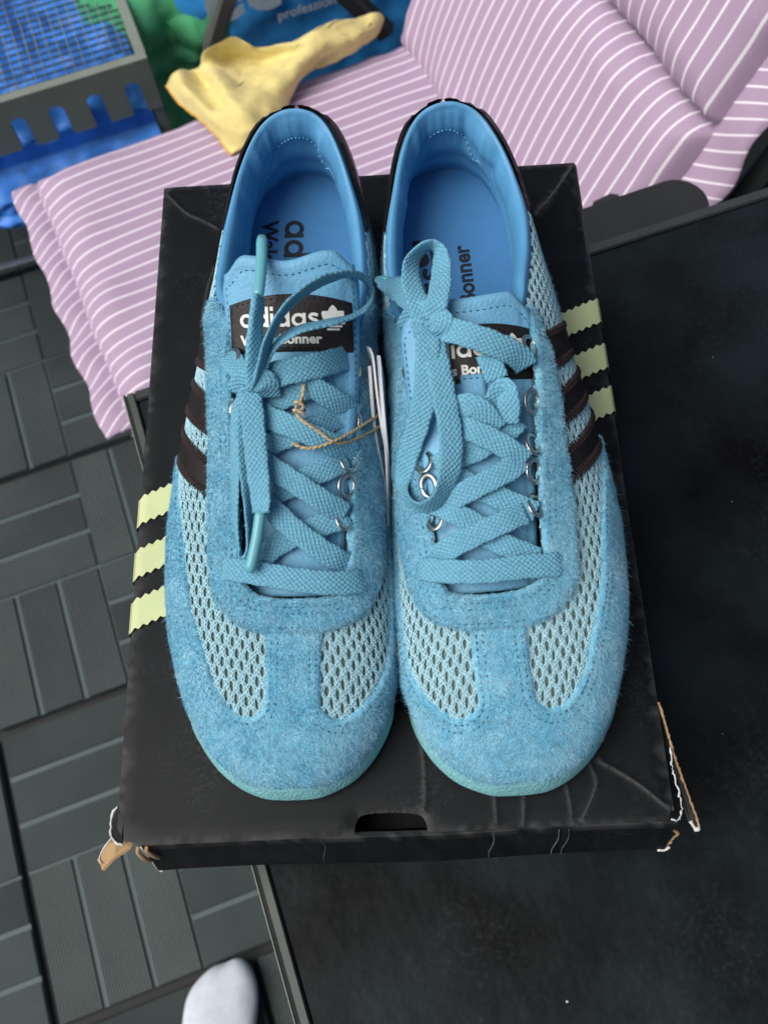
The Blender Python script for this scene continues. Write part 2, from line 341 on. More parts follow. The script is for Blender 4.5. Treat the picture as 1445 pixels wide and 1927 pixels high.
def nap(parent, tri, m, count, length=(.7, 1.7), width=.16, lean=.8, dirv=None, name='suede_nap'):
    P, f, n = tri; a, b, c = P[f[:, 0]], P[f[:, 1]], P[f[:, 2]]; ar = np.linalg.norm(np.cross(b - a, c - a), axis=1)
    k = rng.choice(len(f), count, p=ar / ar.sum()); r1, r2 = rng.random((2, count)); s = np.sqrt(r1)
    w = np.stack([1 - s, s * (1 - r2), s * r2], 1)[..., None]
    p = a[k] * w[:, 0] + b[k] * w[:, 1] + c[k] * w[:, 2]; nn = n[f[k]].mean(1)
    t = rng.normal(0, 1, (count, 3)) * .6; ag = 5.0 * vnoise(p[:, :2] + 90, 11., 73); t = t + .8 * np.stack([np.sin(ag), -np.cos(ag), 0 * ag], 1)
    if dirv is not None: t = t + np.asarray(dirv)
    t -= nn * (t * nn).sum(1, keepdims=True); t /= np.linalg.norm(t, axis=1, keepdims=True) + 1e-9
    h = nn * rng.uniform(.25, .75, (count, 1)) + t * lean; h /= np.linalg.norm(h, axis=1, keepdims=True)
    L = rng.uniform(*length, (count, 1)); sd = np.cross(h, rng.normal(0, 1, (count, 3))); sd /= np.linalg.norm(sd, axis=1, keepdims=True)
    p = p - nn * .05
    V = np.stack([p - sd * width * .5, p + sd * width * .5, p + h * L], 1).reshape(-1, 3); F = np.arange(count * 3).reshape(-1, 3)
    br = vnoise(p[:, :2], 9., 71) + .8 * vnoise(p[:, :2] + 500, 3.5, 72)
    tone = np.repeat(np.clip(.34 + .55 * br + rng.normal(0, .26, count), 0, 1), 3)
    return stuff(mesh(name, loc3(V, m), F, M['suede'], parent, smooth=False, attr={'tone': tone}))

def dashes(name, line, m, parent, material, off, pitch=2.3, ln=1.55, w=.5, jit=.08, func=None):
    """a row of stitches along a line given in flat coordinates"""
    q = catmull(line, .4); s = np.concatenate([[0], np.cumsum(np.linalg.norm(np.diff(q, axis=0), axis=1))]); parts = []
    F8 = [(0, 1, 4), (1, 2, 4), (2, 3, 4), (3, 0, 4), (1, 0, 5), (2, 1, 5), (3, 2, 5), (0, 3, 5)]
    t = np.arange(pitch / 2, s[-1] - ln, pitch)
    g = lambda x: np.stack([np.interp(x, s, q[:, 0]), np.interp(x, s, q[:, 1])], 1)
    A, B = g(t), g(t + ln); A = A + rng.normal(0, jit, A.shape); B = B + rng.normal(0, jit, B.shape)
    fn = func or (lambda x, o: SG(x[:, 0], x[:, 1], o))
    a3, na = fn(A, off); b3, _ = fn(B, off); c3 = (a3 + b3) / 2; ax = (b3 - a3); ax /= np.linalg.norm(ax, axis=1, keepdims=True); sd = np.cross(ax, na)
    V = np.stack([a3, c3 + sd * w, b3, c3 - sd * w, c3 + na * w, c3 - na * w], 1).reshape(-1, 3)
    F = (np.arange(len(t))[:, None, None] * 6 + np.array(F8)[None]).reshape(-1, 3)
    return stuff(mesh(name, loc3(V, m), F, material, parent))

def knit(parent, m, keep_out, region):
    """knitted net: pairs of twisted yarns that part and meet to leave rows of oval holes"""
    p, lam, A = 2.0, 7.8, .62; Vs = []; Fs = []; n0 = 0
    dd = np.arange(9, 282, .62)
    for i in range(-42, 43):
        ph = 2 * np.pi * (dd / lam + i * .07)
        c = np.tanh(1.6 * np.cos(ph)) / np.tanh(1.6)
        g = i * p + A * (1 if i % 2 else -1) * c + .12 * np.sin(dd * .7 + i)
        q = np.stack([g, dd], 1)
        gm = np.where(g < 0, Gmax(dd, -1), Gmax(dd, 1)); ok = (np.abs(g) < gm - .5) & inpoly(q, region)
        for po, mg in keep_out: ok &= ~(inpoly(q, po) & (polydist(q, po) > mg))
        if ok.sum() < 5: continue
        for yarn in range(4):
            tw = dd * 2 * np.pi / 3.6 + yarn * 1.5708 + i * 1.3
            g2 = g + .84 * np.cos(tw) + .09 * np.sin(dd * 2.3 + yarn * 2 + i) + .07 * np.sin(dd * 1.1 + i * 2.7); h = .72 + .30 * np.sin(tw * (1 if yarn % 2 else -1))
            P, n = SG(g2, dd, h)
            runs = np.split(np.arange(len(dd)), np.where(np.diff(ok.astype(int)) != 0)[0] + 1)
            for r in runs:
                if not ok[r[0]] or len(r) < 4: continue
                C3, N3 = P[r], n[r]; T = np.gradient(C3, axis=0); T /= np.linalg.norm(T, axis=1, keepdims=True) + 1e-9; Sd = np.cross(T, N3)
                a = np.array([0, .5, 1, 1.5]) * np.pi
                rad = .29
                V = C3[:, None] + rad * (np.cos(a)[None, :, None] * Sd[:, None] + np.sin(a)[None, :, None] * N3[:, None])
                F = grid_faces(len(r), 4, True) + n0; Vs.append(V.reshape(-1, 3)); Fs.append(F); n0 += len(r) * 4
    o = mesh('knit_mesh', loc3(np.concatenate(Vs), m), np.concatenate(Fs), M['knit'], parent)
    return stuff(o)

# ---- flat lettering
def ring2(r0, r1, n=40, a0=0, a1=2 * math.pi):
    a = np.linspace(a0, a1, n); V = np.concatenate([np.stack([r0 * np.cos(a), r0 * np.sin(a)], 1), np.stack([r1 * np.cos(a), r1 * np.sin(a)], 1)])
    F = [(i, i + 1, n + i + 1, n + i) for i in range(n - 1)]; return V, F
def rect2(x0, y0, x1, y1, nx=1, ny=3):
    xs = np.linspace(x0, x1, nx + 1); ys = np.linspace(y0, y1, ny + 1)
    V = np.array([(x, y) for y in ys for x in xs]); w = nx + 1
    return V, [(j * w + i, j * w + i + 1, (j + 1) * w + i + 1, (j + 1) * w + i) for j in range(ny) for i in range(nx)]
def stroke2(pts, w):
    P = catmull(np.array(pts, float), .08); T = np.gradient(P, axis=0); T /= np.linalg.norm(T, axis=1, keepdims=True); Nn = np.stack([-T[:, 1], T[:, 0]], 1)
    n = len(P); V = np.concatenate([P + Nn * w / 2, P - Nn * w / 2]); return V, [(i, i + 1, n + i + 1, n + i) for i in range(n - 1)]
def sh(vf, dx, dy=0.): return vf[0] + np.array([dx, dy]), vf[1]
def word_logo():
    """lower-case geometric word 'adidas': x-height 2, letters side by side; returns pieces and width"""
    P = []; x = 0.
    def a_(): 
        nonlocal x; P.append(sh(ring2(.54, 1.0), x + 1)); P.append(sh(rect2(.58, -1, 1.02, 1), x + 1)); x += 2.28
    def d_():
        nonlocal x; P.append(sh(ring2(.54, 1.0), x + 1)); P.append(sh(rect2(.58, -1, 1.02, 2.0), x + 1)); x += 2.28
    def i_():
        nonlocal x; P.append(sh(rect2(0, -1, .46, 1), x)); P.append(sh(rect2(0, 1.4, .46, 2.0), x)); x += .74
    def s_():
        nonlocal x; P.append(sh(stroke2([(1.42, .62), (1.0, .78), (.5, .74), (.32, .42), (.62, .1), (1.1, -.1), (1.36, -.42), (1.1, -.76), (.6, -.78), (.18, -.6)], .46), x)); x += 1.75
    a_(); d_(); i_(); d_(); a_(); s_()
    return P, x
def trefoil():
    P = []
    for ang, ln in ((0, 1.25), (48, 1.1), (-48, 1.1)):
        t = np.linspace(0, 1, 14); w = .42 * np.sin(np.pi * t ** .85) ** .8; y = .1 + t * ln
        V = np.concatenate([np.stack([-w, y], 1), np.stack([w, y], 1)]); c, s = math.cos(math.radians(ang)), math.sin(math.radians(ang))
        V = np.stack([V[:, 0] * c + V[:, 1] * s, -V[:, 0] * s + V[:, 1] * c], 1)
        P.append((V, [(i, i + 1, 15 + i, 14 + i) for i in range(13)]))
    for k in range(3):
        y0 = -.12 - k * .26; hw = .95 - k * .22
        P.append(rect2(-hw, y0 - .16, hw, y0, 8, 1))
    return P
def font_word(txt, bold=.02):
    cu = bpy.data.curves.new('word', 'FONT'); cu.body = txt; cu.size = 1.0; cu.offset = bold; cu.resolution_u = 3
    ob = bpy.data.objects.new('word', cu); COL.objects.link(ob); dg = bpy.context.evaluated_depsgraph_get(); dg.update()
    me = bpy.data.meshes.new_from_object(ob.evaluated_get(dg)); V = np.array([v.co[:2] for v in me.vertices]); F = [tuple(p.vertices) for p in me.polygons]
    bpy.data.objects.remove(ob); bpy.data.curves.remove(cu); bpy.data.meshes.remove(me)
    return V, F
def lay(pieces, fmap, name, m, parent, material, scale=1., dx=0., dy=0., lift0=.12, dl=.015):
    parts = []
    for k, (V, F) in enumerate(pieces):
        Q = np.asarray(V) * scale + np.array([dx, dy]); parts.append((fmap(Q, lift0 + (k % 4) * dl), F))
    V, F = join(parts)
    return mesh(name, V, F, material, parent, smooth=False)

# ---- tongue surface
TK = P_([(70, 44.5), (90, 53), (110, 61.5), (130, 69.5), (150, 77), (162, 82.5), (172, 89), (180, 95.5), (186, 101.5)])
TS = np.concatenate([[0], np.cumsum(np.linalg.norm(np.diff(TK, axis=0), axis=1))])
TLEN = TS[-1]
def tongue_pt(x, s, h=0.):
    """x across from the tongue's middle, s along from its root, mm"""
    x = np.asarray(x, float); s = np.asarray(s, float)
    d = pchip(TS, TK[:, 0], s); z = pchip(TS, TK[:, 1], s); e = .5
    td = pchip(TS, TK[:, 0], np.clip(s + e, 0, TLEN)) - pchip(TS, TK[:, 0], np.clip(s - e, 0, TLEN)); tz = pchip(TS, TK[:, 1], np.clip(s + e, 0, TLEN)) - pchip(TS, TK[:, 1], np.clip(s - e, 0, TLEN))
    l = np.hypot(td, tz); nd, nz = -tz / l, td / l
    dr = .0125 * x * x * np.interp(s, [0, TLEN * .8, TLEN], [1, .8, .55]); sl = .025 * x
    hx = h * sl / np.sqrt(1 + sl * sl); hn = h / np.sqrt(1 + sl * sl)
    c = pchip([0, TLEN * .6, TLEN], [5.3, 4.8, 4.0], s)
    return np.stack([c + x + hx, d + nd * (hn - dr), z + nz * (hn - dr)], -1)
def tongue_half(s): return pchip([0, 40, 80, TLEN], [18, 21, 25, 27], s)

def make_shoe(name, label, m, ctr, rz, key):
    root = thing(name, label, 'shoe', (ctr[0], ctr[1], Z0 + .0004), rz, 'pair of blue sneakers')
    seed = 11 if m > 0 else 37
    # -- polygons
    wl, wm = catmull(WIN_LAT, 1.), catmull(WIN_MED, 1.)
    fl = feather(140, D0 + .02, -1); fm = feather(D0 + .02, 136, 1)
    cap = np.concatenate([fl, fm[1:], wm[::-1], wl[::-1]])
    E_LAT = EYE_OUT_LAT_A if m > 0 else EYE_OUT_LAT_B; C_LAT, C_MED = (COL_LAT_A, COL_MED) if m > 0 else (COL_LAT_B, COL_MED_B)
    el, em = catmull(E_LAT, 1.), catmull(EYE_OUT_MED, 1.)
    tl, tm = catmull(THROAT_LAT, 1.), catmull(THROAT_MED, 1.)
    cl, cm = catmull(C_LAT, 1.), catmull(C_MED, 1.)
    icl = np.argmin(np.abs(cl[:, 1] - (191.5 if m > 0 else 175))); icm = np.argmin(np.abs(cm[:, 1] - 193))
    eye = np.concatenate([el[::-1], em, cm[:icm][::-1], tm[::-1][1:], tl[1:], cl[1:icl]])
    base = np.concatenate([feather(283, D0 + .02, -1, 160), feather(D0 + .02, 283, 1, 160)[1:], cm[::-1], tm[::-1][1:], tl[1:], cl[1:]])
    i0 = np.argmin(np.abs(cl[:, 1] - 231)); j0 = np.argmin(np.abs(cm[:, 1] - 228))
    tab_l = np.concatenate([cl[i0:], catmull(P_([(-14, 282.9), (-42, 282.9), (-52, 276), (-52, 262), (-47, 246), (-40, 234)]), 1.)])
    tab_m = np.concatenate([cm[j0:], catmull(P_([(14, 282.9), (40, 282.9), (50, 276), (49, 262), (43, 244), (35, 231)]), 1.)])
    hc_l = np.concatenate([feather(178, 283, -1, 60), catmull(P_([(-48, 282.9), (-51, 268), (-50, 248), (-49.5, 228), (-50, 205), (-58, 188), (-68, 178)]), 1.)])
    hc_m = np.concatenate([feather(178, 283, 1, 60), catmull(P_([(48, 282.9), (49, 268), (47, 248), (46, 228), (48, 205), (55, 188), (62, 178)]), 1.)])
    stripes = []
    for top, bot in (((170, 153.8), (143.8, 129.8), (120.6, 107.5)) if m > 0 else ((165, 149), (140, 127.5), (118.5, 106.5))):
        a = catmull(P_([(-33.5 if m > 0 else -30, top - 1.2 - (0 if m > 0 else 2.5)), (-45, top + 7.5), (-58, top + 18), (-72, top + 29)]), 1.); b = catmull(P_([(-33.5 if m > 0 else -30, bot - 1.2 - (0 if m > 0 else 2.5)), (-45, bot + 7.2), (-58, bot + 17), (-72, bot + 27)]), 1.)
        stripes.append((a, b))
    # -- sole
    th = np.linspace(0, 2 * np.pi, 181)[:-1]
    SOL = P_([(0, 0), (.3, 7), (1.8, 12.6), (4.2, 18), (8.2, 24), (12.6, 28.8), (19.5, 34.2), (30, 40)]); SOM = P_([(0, 0), (.3, 7), (.9, 12.4), (3.2, 18.5), (6.6, 24.8), (10.6, 29.4), (16.6, 34.2), (26, 39), (36, 41.4)])
    def outl(sd, ins, n):
        kk = SOL if sd < 0 else SOM
        dk = kk[:, 0]; tail = np.array([46, 64, 82, 100, 125, 150, 180, 210, 240, 258, 270, 280, 287, 291.])
        wd = (Wlat if sd < 0 else Wmed)(np.clip(tail, 11, 283)) * .985 + 1.2; wd[-5:] = np.array([28.5, 24.5, 18, 10, 0]) if sd < 0 else np.array([26, 21.5, 16, 9, 0])
        D = np.concatenate([dk, tail]); Wd = np.concatenate([kk[:, 1], wd]); q = catmull(np.stack([Wd, D], 1), .8)
        s = np.concatenate([[0], np.cumsum(np.linalg.norm(np.diff(q, axis=0), axis=1))]); u = np.linspace(0, s[-1], n)
        q = np.stack([np.interp(u, s, q[:, 0]), np.interp(u, s, q[:, 1])], 1); q[0, 0] = q[-1, 0] = 0
        c = np.array([0, 142.]); tg = np.gradient(q, axis=0); nn = np.stack([tg[:, 1], -tg[:, 0]], 1); nn /= np.linalg.norm(nn, axis=1, keepdims=True)
        q = q - nn * ins; q[0, 0] = q[-1, 0] = 0
        return q * np.array([sd, 1])
    def ring(ins):
        a = outl(-1, ins, 130); b = outl(1, ins, 130); return np.concatenate([a, b[::-1][1:-1]])
    rings = []; toe_w = lambda d: 1 - sstep((d - 8) / 34)
    for ins, zl, zt in ((6, 0, 3.2), (1.4, .3, 3.0), (.1, 1.6, 3.8), (.0, 4, 6.), (.25, 9, 9.), (.9, 13, 11.6), (2.0, 15.5, 13.4), (4.5, 16.2, 14.4)):
        q = ring(0); tw = toe_w(q[:, 1]); insv = ins + tw * max(0, (zt - 5.)) * .34
        ql = ring(0); A = ring(1.0); nrm = (ql - A); qq = ql - nrm * insv[:, None]
        hl = np.interp(q[:, 1], [0, 150, 290], [1, 1.12, 1.45])
        z = zl * hl * (1 - tw) + zt * tw
        rings.append(np.stack([qq[:, 0], qq[:, 1], z], 1))
    Rg = np.array(rings); k, n = Rg.shape[:2]; F = [tuple(f) for f in grid_faces(k, n, True)]; V = Rg.reshape(-1, 3)
    F.append(tuple(range(n - 1, -1, -1))); F.append(tuple(range((k - 1) * n, k * n)))
    if m < 0: F = [f[::-1] for f in F]
    so = mesh('sole', loc3(V, m), F, M['sole'], root)
    # raised toe bumper lip with its two pointed ends
    q = ring(0); A = ring(1.0); nrm = q - A; dsel = q[:, 1] < 41; idx = np.where(dsel)[0]; order = idx[np.argsort(-q[idx, 0])]
    qs, ns = q[order], nrm[order]; endf = sstep((40.5 - qs[:, 1]) / 9); prof = []
    for ins, z, o in ((.3, 3.2, .4), (-.2, 4.6, .9), (0, 6., 1.0), (1.3, 9.2, 1.3), (2.6, 12.4, 1.5), (4.0, 15.2, 1.5), (5.2, 16.8, 1.1), (6.2, 16.8, .2)):
        tw = 1 - .25 * sstep((qs[:, 1] - .5) / 17); iv = ins * tw - o * .9 * endf + .35
        zz = 4 + (z - 4) * (.35 + .65 * endf) * (.72 + .28 * tw); prof.append(np.stack([*(qs - ns * iv[:, None]).T, zz], 1))
    pv = np.array(prof); F = grid_faces(len(prof), len(order)); F = F if m > 0 else F[:, ::-1]
    mesh('toe_bumper', loc3(pv.reshape(-1, 3), m), np.ascontiguousarray(F[:, ::-1]), M['sole'], root)
    # -- upper
    ba, _ = patch('quarter_base', base, m, M['underknit'], root, thick=.01, base=-.1, step=2.4)
    knit(ba, m, [(cap, 2.6), (eye, 2.6), (tab_l, -1), (tab_m, -1), (hc_l, 2.6), (hc_m, 2.6)], base)
    co, tri = patch('toe_cap', cap, m, M['suede'], root, thick=1.7, base=.55, edge=.8, step=1.15, rough=.13, seed=seed)
    nap(co, tri, m, 60000, dirv=(0, -.6, 0), length=(.8, 1.9), width=.2)
    nap(co, tri, m, 1500, length=(1.8, 4.2), width=.14, lean=.5, name='loose_fibres')
    hl, tri = patch('heel_counter', hc_l, m, M['suede'], root, thick=1.3, base=.55, step=1.8, rough=.15, seed=seed + 5); nap(hl, tri, m, 6000, length=(.9, 2.6), width=.2)
    hm, tri = patch('heel_counter', hc_m, m, M['suede'], root, thick=1.3, base=.55, step=1.8, rough=.15, seed=seed + 6); nap(hm, tri, m, 6000, length=(.9, 2.6), width=.2)
    eo, tri = patch('eyestay', eye, m, M['suede'], root, thick=2.0, base=1.1, edge=.8, step=1.1, rough=.16, seed=seed + 9)
    nap(eo, tri, m, 46000, length=(.9, 2.1), width=.2)
    nap(eo, tri, m, 1400, length=(1.8, 4.5), width=.14, lean=.6, name='loose_fibres')
    ta, _ = patch('heel_tab', tab_l, m, M['heel_black'], root, thick=1.2, base=.9, step=2.0, heel_open=True)
    tb, _ = patch('heel_tab', tab_m, m, M['heel_black'], root, thick=1.2, base=.9, step=2.0, heel_open=True)
    for side in (-1, 1):
        for a, b in stripes:
            a2, b2 = (a, b) if side < 0 else (a * [-.93, 1] , b * [-.93, 1])
            gm = lambda q: np.where(np.abs(q[:, 0]) < Gmax(q[:, 1], side) - 1)
            a2, b2 = a2[gm(a2)], b2[gm(b2)]
            so_, _ = patch('stripe', np.concatenate([a2, b2[::-1]]), m, M['brown'], root, thick=.8, base=.85, step=1.8, edge=.8)
            # corded overlock edging: slanted thread beads
            for e, ins in ((a2, -1.0), (b2, 1.0)):
                for rr in (0, 1):
                    ee = e + np.array([0, ins * (.35 + 1.5 * rr)])
                    s = np.concatenate([[0], np.cumsum(np.linalg.norm(np.diff(ee, axis=0), axis=1))]); t = np.arange(.5, s[-1], 1.75); c = np.stack([np.interp(t, s, ee[:, 0]), np.interp(t, s, ee[:, 1])], 1)
                    dv = np.array([-.25 * side * -1, 1.0]) * .95
                    q = np.stack([c - dv + np.array([side * .9, 0]), c, c + dv - np.array([side * .9, 0])], 1).reshape(-1, 2)
                    P3, nn = SG(q[:, 0], q[:, 1], 0.); P3 = P3.reshape(-1, 3, 3); nn = nn.reshape(-1, 3, 3)
                    hgt = np.array([1.5, 2.05, 1.5])[None, :, None]; P3 = P3 + nn * hgt
                    T = P3[:, 2] - P3[:, 0]; T /= np.linalg.norm(T, axis=1, keepdims=True); Sd = np.cross(T, nn[:, 1])
                    an = np.arange(6) * np.pi / 3; rr_ = np.array([.22, .48, .22])
                    V = P3[:, :, None] + rr_[None, :, None, None] * (np.cos(an)[None, None, :, None] * Sd[:, None, None] + np.sin(an)[None, None, :, None] * nn[:, 1][:, None, None])
                    F = np.concatenate([grid_faces(3, 6, True) + i * 18 for i in range(len(V))]); stuff(mesh('edge_cord', loc3(V.reshape(-1, 3), m), F, M['brown_thread'], so_))
    # stitch rows
    def inset(line, k):
        q = catmull(line, 1.); tg = np.gradient(q, axis=0); nn = np.stack([-tg[:, 1], tg[:, 0]], 1); nn /= np.linalg.norm(nn, axis=1, keepdims=True); return (q + nn * k)[::3]
    for k in (2.2, 4.6):
        dashes('stitching', inset(WIN_LAT[4:], -k)[1:-1], m, co, M['stitch'], 2.13)
        dashes('stitching', inset(WIN_MED[:-3], -k)[1:-1], m, co, M['stitch'], 2.13)
    dashes('stitching', inset(WIN_LAT[:5], -1.6), m, co, M['stitch'], 2.13)
    ue = np.concatenate([E_LAT[::-1], EYE_OUT_MED]); 
    dashes('stitching', inset(ue, 2.0)[2:-2], m, eo, M['stitch'], 2.97)
    ui = np.concatenate([THROAT_LAT[::-1], THROAT_MED[1:]])
    dashes('stitching', inset(ui, -3.0)[2:-2], m, eo, M['stitch'], 2.97); dashes('stitching', inset(ui, -5.2)[2:-2], m, eo, M['stitch'], 2.97)
    # eyelet rows punched in the suede: none; flat metal rings hang on the throat edge
    ringg = []
    for k, d in enumerate((97.5, 109.5, 119, 134, 155)):
        for sd, tk in ((-1, THROAT_LAT), (1, THROAT_MED)):
            g = np.interp(d, tk[:, 1], tk[:, 0]); P, nn = SG(np.array([g - sd * 1.9]), np.array([d]), 2.2); P = P[0]; nn = nn[0]
            ax1 = np.array([0.12 * sd, 1., .35 if k % 2 else -.2]); ax1 /= np.linalg.norm(ax1)
            ax2 = np.array([-sd * 1., 0, .75]); ax2 -= ax1 * (ax2 @ ax1); ax2 /= np.linalg.norm(ax2); ax3 = np.cross(ax1, ax2)
            a = np.linspace(0, 2 * np.pi, 28, endpoint=False); b = np.linspace(0, 2 * np.pi, 8, endpoint=False)
            ca = (4.3 * np.cos(a))[:, None] * ax1 + (3.3 * np.sin(a))[:, None] * ax2; ra = np.cos(a)[:, None] * ax1 + np.sin(a)[:, None] * ax2
            V = P + ca[:, None] + (1.0 * np.cos(b))[None, :, None] * ra[:, None] + (.42 * np.sin(b))[None, :, None] * ax3
            F = np.array([(i * 8 + j, i * 8 + (j + 1) % 8, ((i + 1) % 28) * 8 + (j + 1) % 8, ((i + 1) % 28) * 8 + j) for i in range(28) for j in range(8)])
            mesh('lace_ring', loc3(V.reshape(-1, 3), m), F, M['metal'], root)
    # -- collar lining
    cc = np.concatenate([cl, cm[::-1][1:]]); s = np.concatenate([[0], np.cumsum(np.linalg.norm(np.diff(SG(cc[:, 0], cc[:, 1])[0], axis=0), axis=1))]); n = 190
    u = np.linspace(0, s[-1], n); q = np.stack([np.interp(u, s, cc[:, 0]), np.interp(u, s, cc[:, 1])], 1)
    C0, nn = SG(q[:, 0], q[:, 1], .9)
    ker = np.ones(9) / 9; sm = lambda A: np.stack([np.convolve(np.pad(A[:, i], 4, 'edge'), ker, 'valid') for i in range(3)], 1)
    C0 = sm(C0); tg = np.gradient(C0, axis=0); o_ = np.cross(tg, [0, 0, 1.]); o_[:, 2] = 0; o_ /= np.linalg.norm(o_, axis=1, keepdims=True)
    cen = np.stack([np.full(n, 3.), np.clip(C0[:, 1], 190, 238), C0[:, 2]], 1); fl_ = ((C0 - cen) * o_).sum(1) < 0; o_[fl_] *= -1; o_ = sm(o_); o_ /= np.linalg.norm(o_, axis=1, keepdims=True)
    fr = sstep(np.minimum(u, u[-1] - u) / 26.)            # 0 at the front ends, 1 round the back
    hb = sstep((C0[:, 1] - 225) / 45.)                      # 1 at the heel
    zi = 23.5 + 8 * hb
    prof = []
    pad = .55 + .45 * fr
    ridge = .0 * np.exp(-((u - u[-1] * .5 - 17) / 5.) ** 2) + .9 * np.exp(-((u - u[-1] * .5 + 17) / 5.) ** 2)
    for i_n, dz in ((-.3, -2.2), (.1, -.2), (1.2, 1.7), (3.0, 2.8), (5.0, 2.2), (6.8, .2), (8.0, -3.0), (8.6, -8.0)):
        prof.append(C0 - o_ * (i_n * pad * (.80 - .28 * hb) + .7 * hb)[:, None] + np.array([0, 0, 1.]) * (dz * (.6 + .4 * fr) - 1.5 * hb)[:, None])
    low = C0 - o_ * (1.5 + 2.0 * (1 - hb))[:, None]; low[:, 1] += 6.5 * hb * 1.0; low[:, 2] = zi
    wx = np.where(C0[:, 0] < 2.5, -(Wlat(C0[:, 1]) - 7.5), Wmed(C0[:, 1]) - 7.5); kx = 1 - sstep((C0[:, 1] - 205) / 45.); low[:, 0] = low[:, 0] * (1 - kx) + wx * kx
    p7 = prof[-1]
    for t_, bl in ((.2, .1), (.42, 1.2), (.62, .6), (.8, 1.0), (1.0, 0)):
        prof.append(p7 * (1 - t_) + low * t_ - o_ * (bl + ridge * (t_ > .3))[:, None])
    und = low.copy(); und[:, 2] -= 5; prof.append(und)
    pv = np.array(prof); kq = len(prof)
    # smooth resample across the profile
    pr2 = np.stack([catmull(pv[:, i], 100., False) if False else pv[:, i] for i in range(n)], 1)
    fine = []
    tt = np.arange(kq); tf = np.linspace(0, kq - 1, 46)
    for ax_ in range(3): fine.append(np.stack([pchip(tt, pr2[:, i, ax_], tf) for i in range(n)], 1))
    pv = np.stack(fine, -1); wr = rng.normal(0, 1, n); wr = np.convolve(wr, np.ones(5) / 5, 'same') * hb
    lob = np.abs(np.sin(np.pi * (u - u[-1] * .5 + 11) / 22.)) * hb; pv[17:36] -= o_[None] * (lob[None] * 1.3)[..., None] * np.sin(np.linspace(0, np.pi, 19))[:, None, None]
    pv[14:34] += o_[None] * (wr[None] * 1.3)[..., None] * np.sin(np.linspace(0, np.pi, 20))[:, None, None]
    F = grid_faces(46, n); a, b, c = (pv.reshape(-1, 3)[F[0]])[:3]
    F = F if m > 0 else F[:, ::-1]
    li = mesh('collar_lining', loc3(pv.reshape(-1, 3), m), np.ascontiguousarray(F), M['lining'], root)
    # stitches inside the heel
    def inner(i, t): 
        return pv[int(t)][i]
    for (i0_, i1_, r0, r1, bow) in ((.42, .58, 31, 31, -6), (.37, .42, 33, 31, -3), (.58, .63, 31, 33, -3)):
        ii = np.linspace(i0_ * n, i1_ * n, 40); rr = np.linspace(r0, r1, 40) + bow * np.sin(np.linspace(0, np.pi, 40)); bil = lambda r, i: (lambda a, b, s_, t_: (pv[a][b] * (1 - s_) + pv[a + 1][b] * s_) * (1 - t_) + (pv[a][b + 1] * (1 - s_) + pv[a + 1][b + 1] * s_) * t_)(int(r), int(i), r - int(r), i - int(i))
        pts = np.array([bil(r, i) for i, r in zip(ii, rr)]); oo = np.array([o_[int(i)] for i in ii]); pts = catmull(pts, .5); oo = o_[np.clip(np.interp(np.linspace(0, 1, len(pts)), np.linspace(0, 1, 40), ii).astype(int), 0, n - 1)]
        V, F = [], []
        parts = []
        for k2 in range(0, len(pts) - 4, 4):
            seg = pts[k2:k2 + 3] - oo[k2:k2 + 3] * .35; parts.append(tube_vf(seg, .32, 4))
        V, F = join(parts); stuff(mesh('lining_stitching', loc3(V, m), F, M['stitch_light'], li))
    # -- insole
    rim = low - o_ * .3; back = rim[np.abs(rim[:, 1] - 150) > 0]
    front = P_([(m_x, d_) for m_x, d_ in ((30, 150), (31, 120), (30, 95), (-34, 95), (-35, 120), (-34, 150))])
    plan = np.concatenate([back[:, :2], front]); plan = dedupe(plan, .8)
    vv, ff, dd_ = fill(plan, 5.0)
    zz = np.interp(vv[:, 1], [95, 180, 230, 280], [21, 23.2, 26, 31.5]) + .5
    I3 = np.concatenate([vv, zz[:, None]], 1); fn = np.cross(I3[ff[:, 1]] - I3[ff[:, 0]], I3[ff[:, 2]] - I3[ff[:, 0]])[:, 2] < 0; ff[fn] = ff[fn][:, ::-1]
    if m < 0: ff = ff[:, ::-1]
    ins = mesh('insole', loc3(I3, m), np.ascontiguousarray(ff), M['insole'], root)
    # print on the footbed: read along the shoe
    def foot_map(Q, lf):
        # text x -> along shoe, text y -> across; in true (unmirrored) shoe space
        if m > 0: x, d = Q[:, 1] + FX, FD - Q[:, 0]
        else: x, d = -Q[:, 1] + FX, FD + Q[:, 0]
        z = np.interp(d, [95, 180, 230, 280], [21, 23.2, 26, 31.5]) + .5 + lf
        return loc3(np.stack([x, d, z], 1), 1)
    wl_, wdt = word_logo(); sc = 4.6
    if m > 0:
        FX, FD = -6.0, 262.
        lay(wl_, foot_map, 'print', m, ins, M['print_black'], sc); lay([sh((v * 1.6, f_), 0) for v, f_ in trefoil()], foot_map, 'print', m, ins, M['print_black'], sc, dx=wdt * sc + 6, dy=1)
        FX = -18.0; V, F = font_word('Wales Bonner', .03); lay([(V, F)], foot_map, 'print', m, ins, M['print_black'], 10.5, dy=-3)
    else:
        L_ = wdt * sc
        FX, FD = -10.5, 236. - L_
        lay(wl_, foot_map, 'print', m, ins, M['print_black'], sc); lay([sh((v * 1.75, f_), 0) for v, f_ in trefoil()], foot_map, 'print', m, ins, M['print_black'], sc, dx=L_ + 6.5, dy=1)
        FX = 4.5; V, F = font_word('Wales Bonner', .03); w_ = V[:, 0].max() * 10.5; FD = 245. - w_; lay([(V, F)], foot_map, 'print', m, ins, M['print_black'], 10.5, dy=-3)
    # -- tongue
    nu, nv = 41, 90; uu = np.linspace(-1, 1, nu); vvv = np.linspace(0, 1, nv)
